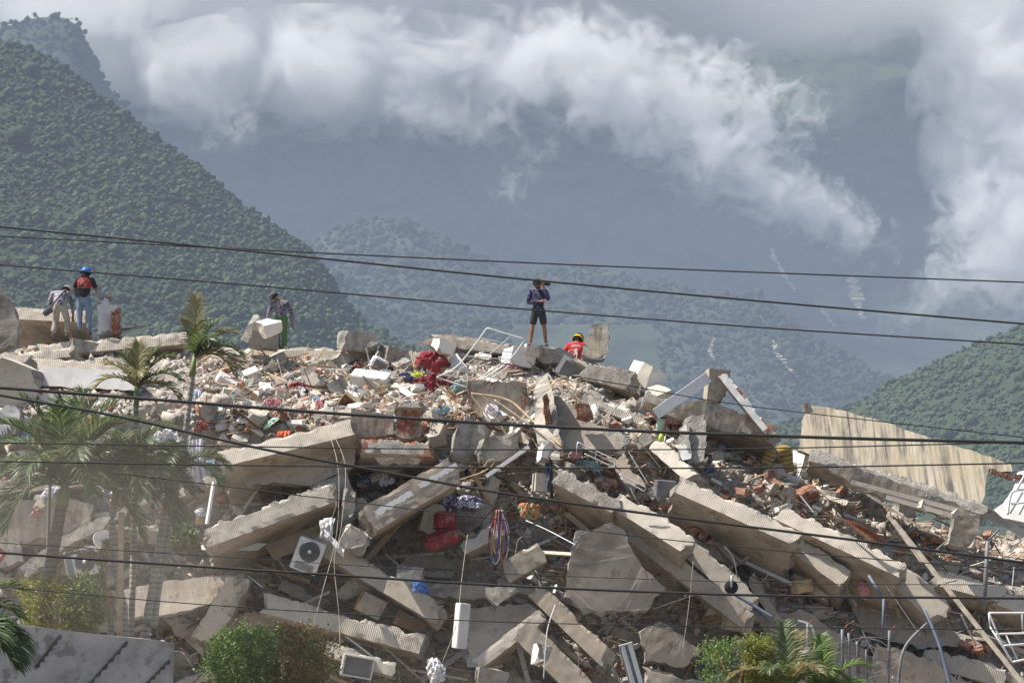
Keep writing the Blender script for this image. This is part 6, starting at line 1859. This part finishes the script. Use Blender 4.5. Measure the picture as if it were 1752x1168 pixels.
palm('short ringed palm stem hidden behind the yellow shrub', gpath([(190, 1085), (181, 1042), (176, 1000)], 45.6), .07, .055, [(.9, 0, 50, 2.0), (.9, 180, 50, 2.0), (.9, 270, 50, 2.0), (.9, 60, 66, 1.6)], 'palm_dry', 'palm_bark', .4)
palm('near palm reaching in at the left border', gpath([(-70, 1190), (-72, 1110)], 36.0), .12, .10,
     [(1.1, 350, 46, 1.7), (1.2, 0, 24, 1.8), (1.3, 340, 8, 1.5), (1.2, 10, 60, 1.6), (1.2, 320, 30, 1.8), (1.1, 90, 70, 1.4), (1.1, 200, 40, 1.6), (1.2, 345, -6, 1.2)], 'palm_leaf', 'palm_bark_dark', .5)
palm('low grey green palm by the round bush at the bottom edge', gpath([(1352, 1260), (1350, 1210)], 47.0), .12, .10,
     [(1.35, 95, 80, 1.0), (1.4, 160, 66, 1.4), (1.3, 20, 66, 1.5), (1.3, 180, 50, 1.8), (1.3, 0, 50, 1.8), (1.2, 300, 56, 1.8), (1.2, 240, 56, 1.8), (1.3, 60, 74, 1.2)], ['palm_leaf', 'palm_dry'], 'palm_bark_dark', .46, True, 'palm_tree', 46)
palm('bright green palm fronds before the fence posts', gpath([(1412, 1270), (1410, 1220)], 47.6), .11, .09,
     [(1.2, 90, 82, .9), (1.2, 150, 66, 1.4), (1.2, 10, 62, 1.6), (1.1, 190, 52, 1.7), (1.1, 340, 46, 1.9), (1.1, 270, 60, 1.7)], 'leaf_green', 'palm_bark_dark', .44)

def shrub(label, cx, cyy, w, h, Y, mats, n, lf=.05, name='shrub', boxy=.5, seed=1):
    c = P(cx, cyy, Y)
    k = mpp(Y)
    base = Vector((c.x, c.y, 0 if name != 'potted_plant' else c.z - h * k * .6))
    c = Vector((c.x, c.y, c.z - base.z))
    e = empty(name, base, label, 'shrub')
    r = np.random.RandomState(seed)
    rx2, rz2, ry2 = w * k / 2, h * k / 2, w * k / 2 * .7
    per = [n // len(mats)] * len(mats)
    for mi, (mname, cnt) in enumerate(zip(mats, per)):
        d = r.normal(size=(cnt, 3)); d /= np.linalg.norm(d, axis=1)[:, None]
        d = np.sign(d) * np.abs(d) ** boxy; d /= np.maximum(1e-6, np.abs(d).max(1))[:, None] ** .3
        lump = np.array([1 + .42 * noise.noise(Vector(v) * 2.6 + Vector((seed, 0, 0))) + .22 * noise.noise(Vector(v) * 6 + Vector((0, seed, 0))) for v in d])
        rr = (1.04 - np.abs(r.normal(0, .2, cnt))) * lump
        if mi == 1 and len(mats) > 1: d[:, 0] = np.abs(d[:, 0]) * .75 + .2
        C_ = d * rr[:, None] * np.array([rx2, ry2, rz2]) * .95
        # each leaf: a folded diamond
        a = r.normal(size=(cnt, 3)) + d * .7; a /= np.linalg.norm(a, axis=1)[:, None]
        b = np.cross(a, r.normal(size=(cnt, 3))); b /= np.linalg.norm(b, axis=1)[:, None]
        s = lf * r.uniform(.6, 1.4, cnt)[:, None]
        V = np.stack([C_ - a * s * .6, C_ + b * s * .32, C_ + a * s * .7, C_ - b * s * .32], 1).reshape(-1, 3)
        i = np.arange(cnt) * 4
        F = np.stack([i, i + 1, i + 2, i + 3], 1)
        me = np_mesh('foliage', V, F, MAT[mname])
        o = obj_from('foliage', me, MAT[mname], e); o.location = (0, 0, c.z)
        o['kind'] = 'stuff'
    for q in range(5):
        a = q * 1.26
        V, F = tube_vf([(0.05 * math.cos(a), .05 * math.sin(a), 0), (rx2 * .3 * math.cos(a), ry2 * .3 * math.sin(a), c.z - rz2 * .3), (rx2 * .6 * math.cos(a), ry2 * .6 * math.sin(a), c.z + rz2 * .5)], [.05, .035, .012], 6)
        mesh_obj('stem', V, F, MAT['wood_dark'], e, None, True, False)
    return e
shrub('clipped green hedge with a reddish right end at the bottom edge', 462, 1128, 212, 108, 47.0, ['leaf_green', 'leaf_red'], 9000, .055, 'hedge', .85, 3)
shrub('green crown filling the clipped hedge beside the leaning column', 420, 1126, 128, 104, 46.8, ['leaf_green'], 5000, .055, 'shrub', .9, 13)
shrub('yellow green shrub behind the boundary wall', 104, 1035, 145, 95, 44.6, ['leaf_yellow', 'leaf_green'], 6500, .06, 'shrub', .8, 4)
shrub('round olive green bush at the bottom edge', 1262, 1142, 130, 105, 47.5, ['leaf_green', 'leaf_yellow'], 8000, .045, 'bush', .7, 5)
shrub('leafy potted plant among the rags on the left', 312, 915, 44, 46, 52.0, ['leaf_green'], 260, .16, 'potted_plant', 1.0, 6)

basic('grey_crack', (.10, .095, .09))
# boundary wall with stepped cracks
bw = empty('boundary_wall', P(150, 1150, 43.0) * 1.0, 'grey weathered concrete wall with stepped dark cracks at the bottom left', 'wall')
bw.location = (P(150, 1150, 43.0).x, 43.0, 0)
def wallpt(px, py, dy=0.0):
    return P(px, py, 43.0 + (px - 150) * .004 + dy) - Vector(bw.location)
top = [(-80, 1062), (0, 1067), (60, 1072), (120, 1079), (180, 1086), (240, 1092), (299, 1099)]
V, F = [], []
n = len(top)
for dy in (0, .22):
    for x, y in top: V.append(wallpt(x, y + R.uniform(-1, 1), dy))
    for x, y in top:
        q = wallpt(x - (8 if x > 290 else 0), 1130, dy); q.z = 0; V.append(q)
for k in range(n - 1):
    F.append((k, n + k, n + k + 1, k + 1)); F.append((2 * n + k, 2 * n + k + 1, 3 * n + k + 1, 3 * n + k)); F.append((k, k + 1, 2 * n + k + 1, 2 * n + k))
F.append((n - 1, 2 * n - 1, 4 * n - 1, 3 * n - 1)); F.append((0, 2 * n, 3 * n, n))
mesh_obj('wall_body', V, F, MAT['old_wall'], bw, None, False, False)
for (x0, y0), (x1, y1) in (((104, 1085), (60, 1142)), ((218, 1096), (150, 1172)), ((290, 1128), (240, 1180))):
    V, F = [], []
    m_ = 12
    for k in range(m_ + 1):
        t = k / m_; st = (k % 2) * 3.0
        x, y = x0 + (x1 - x0) * t, y0 + (y1 - y0) * t
        V += [wallpt(x - 1.6 - st * .4, y, -.02), wallpt(x + 1.6 + st, y + st, -.02)]
    for k in range(m_): F.append((2 * k, 2 * k + 1, 2 * k + 3, 2 * k + 2))
    mesh_obj('stepped_crack', V, F, MAT['grey_crack'], bw, None, False, False)
stick('wooden_post', 'pale wooden post standing between the ringed palm stems', 'post', (203, 1180, 44.6), (208, 876, 44.6), .10, .05, 'wood')
tube('conduit_pole', 'thin grey conduit pole before the cream emblem wall', 'pole', [P(76, 1010, 46.2), P(82, 930, 46.2), P(84, 860, 46.2), P(88, 790, 46.2)], .035, 'grey_metal')

# overhead cables
def cable(label, pts, Y, wpx, group='overhead cables across the street', dY=0.0):
    P3 = [P(x, y, Y + dY * (x - 876) / 876) for x, y in pts]
    a, b = P3[0], P3[-1]
    P3 = [a + (P3[0] - P3[1]) * 1.2] + P3 + [b + (P3[-1] - P3[-2]) * 1.2]
    tube('overhead_cable', label, 'cable', P3, wpx * .42 * mpp(Y), 'cable_black', None, 6, True, group)
cable('highest thick cable passing the head of the person in shorts', [(0, 388), (440, 431), (880, 476), (1300, 515), (1752, 554)], 30, 4.4)
cable('thin straight cable crossing the green hill highest on the right', [(0, 404), (550, 433), (1100, 458), (1752, 483)], 33, 3.2)
cable('thin cable passing the waist of the person in shorts', [(0, 453), (440, 489), (876, 527), (1300, 560), (1752, 589)], 31, 3.4)
cable('thick twisted cable bundle sagging over the middle of the heap', [(0, 663), (300, 686), (600, 709), (1000, 733), (1400, 748), (1752, 757)], 27, 7.5)
cable('thin faint cable before the stained wall', [(1050, 655), (1250, 690), (1500, 720), (1752, 748)], 34, 2.2)
cable('steep dark cable slanting from the big palm to the right border', [(0, 676), (200, 712), (450, 768), (700, 815), (876, 846), (1150, 884), (1450, 922), (1752, 962)], 28, 6.0)
cable('level thin cable below the rubble field', [(0, 757), (440, 764), (876, 769), (1300, 767), (1752, 756)], 29, 3.0)
cable('level dark cable through the middle of the heap', [(0, 789), (440, 796), (876, 800), (1300, 800), (1752, 792)], 29, 3.6)
cable('thick lower cable passing the hanging slab', [(0, 945), (300, 966), (600, 985), (876, 1002), (1300, 1018), (1752, 1023)], 26, 6.0)
cable('thin lowest cable over the clipped hedge', [(0, 1003), (300, 1030), (600, 1050), (876, 1064), (1300, 1072), (1752, 1077)], 27, 2.4)
cable('faint middle cable crossing the hanging slab top', [(520, 848), (800, 882), (1100, 918), (1400, 948), (1752, 975)], 30, 2.4)
cable('faint cable crossing the hanging slab foot', [(380, 952), (760, 976), (1100, 990), (1400, 998), (1752, 1000)], 30, 1.8)

# brown veil added in place of foreground blur at the palms, plus thin dust
def dust(label, px, py, Y, rx, rz, ry_, dens):
    bm = bmesh.new(); bmesh.ops.create_icosphere(bm, subdivisions=4, radius=1.0)
    for v in bm.verts: v.co *= 1 + .18 * noise.noise(v.co * 1.6)
    me = bpy.data.meshes.new('veil_haze'); bm.to_mesh(me); bm.free()
    m, t, v = volume_mat('veil_air', (.72, .66, .58), dens)
    o = obj_from('veil_haze', me, m)
    k = mpp(Y); o.location = P(px, py, Y); o.scale = (rx * k, ry_, rz * k)
    tag(o, label, None, None, 'stuff')
dust('soft brown veil standing in for foreground blur before the palms', 180, 900, 38.0, 300, 190, 1.6, .05)
dust('thin dust drifting low across the middle of the heap', 620, 1080, 40.0, 520, 170, 1.2, .012)
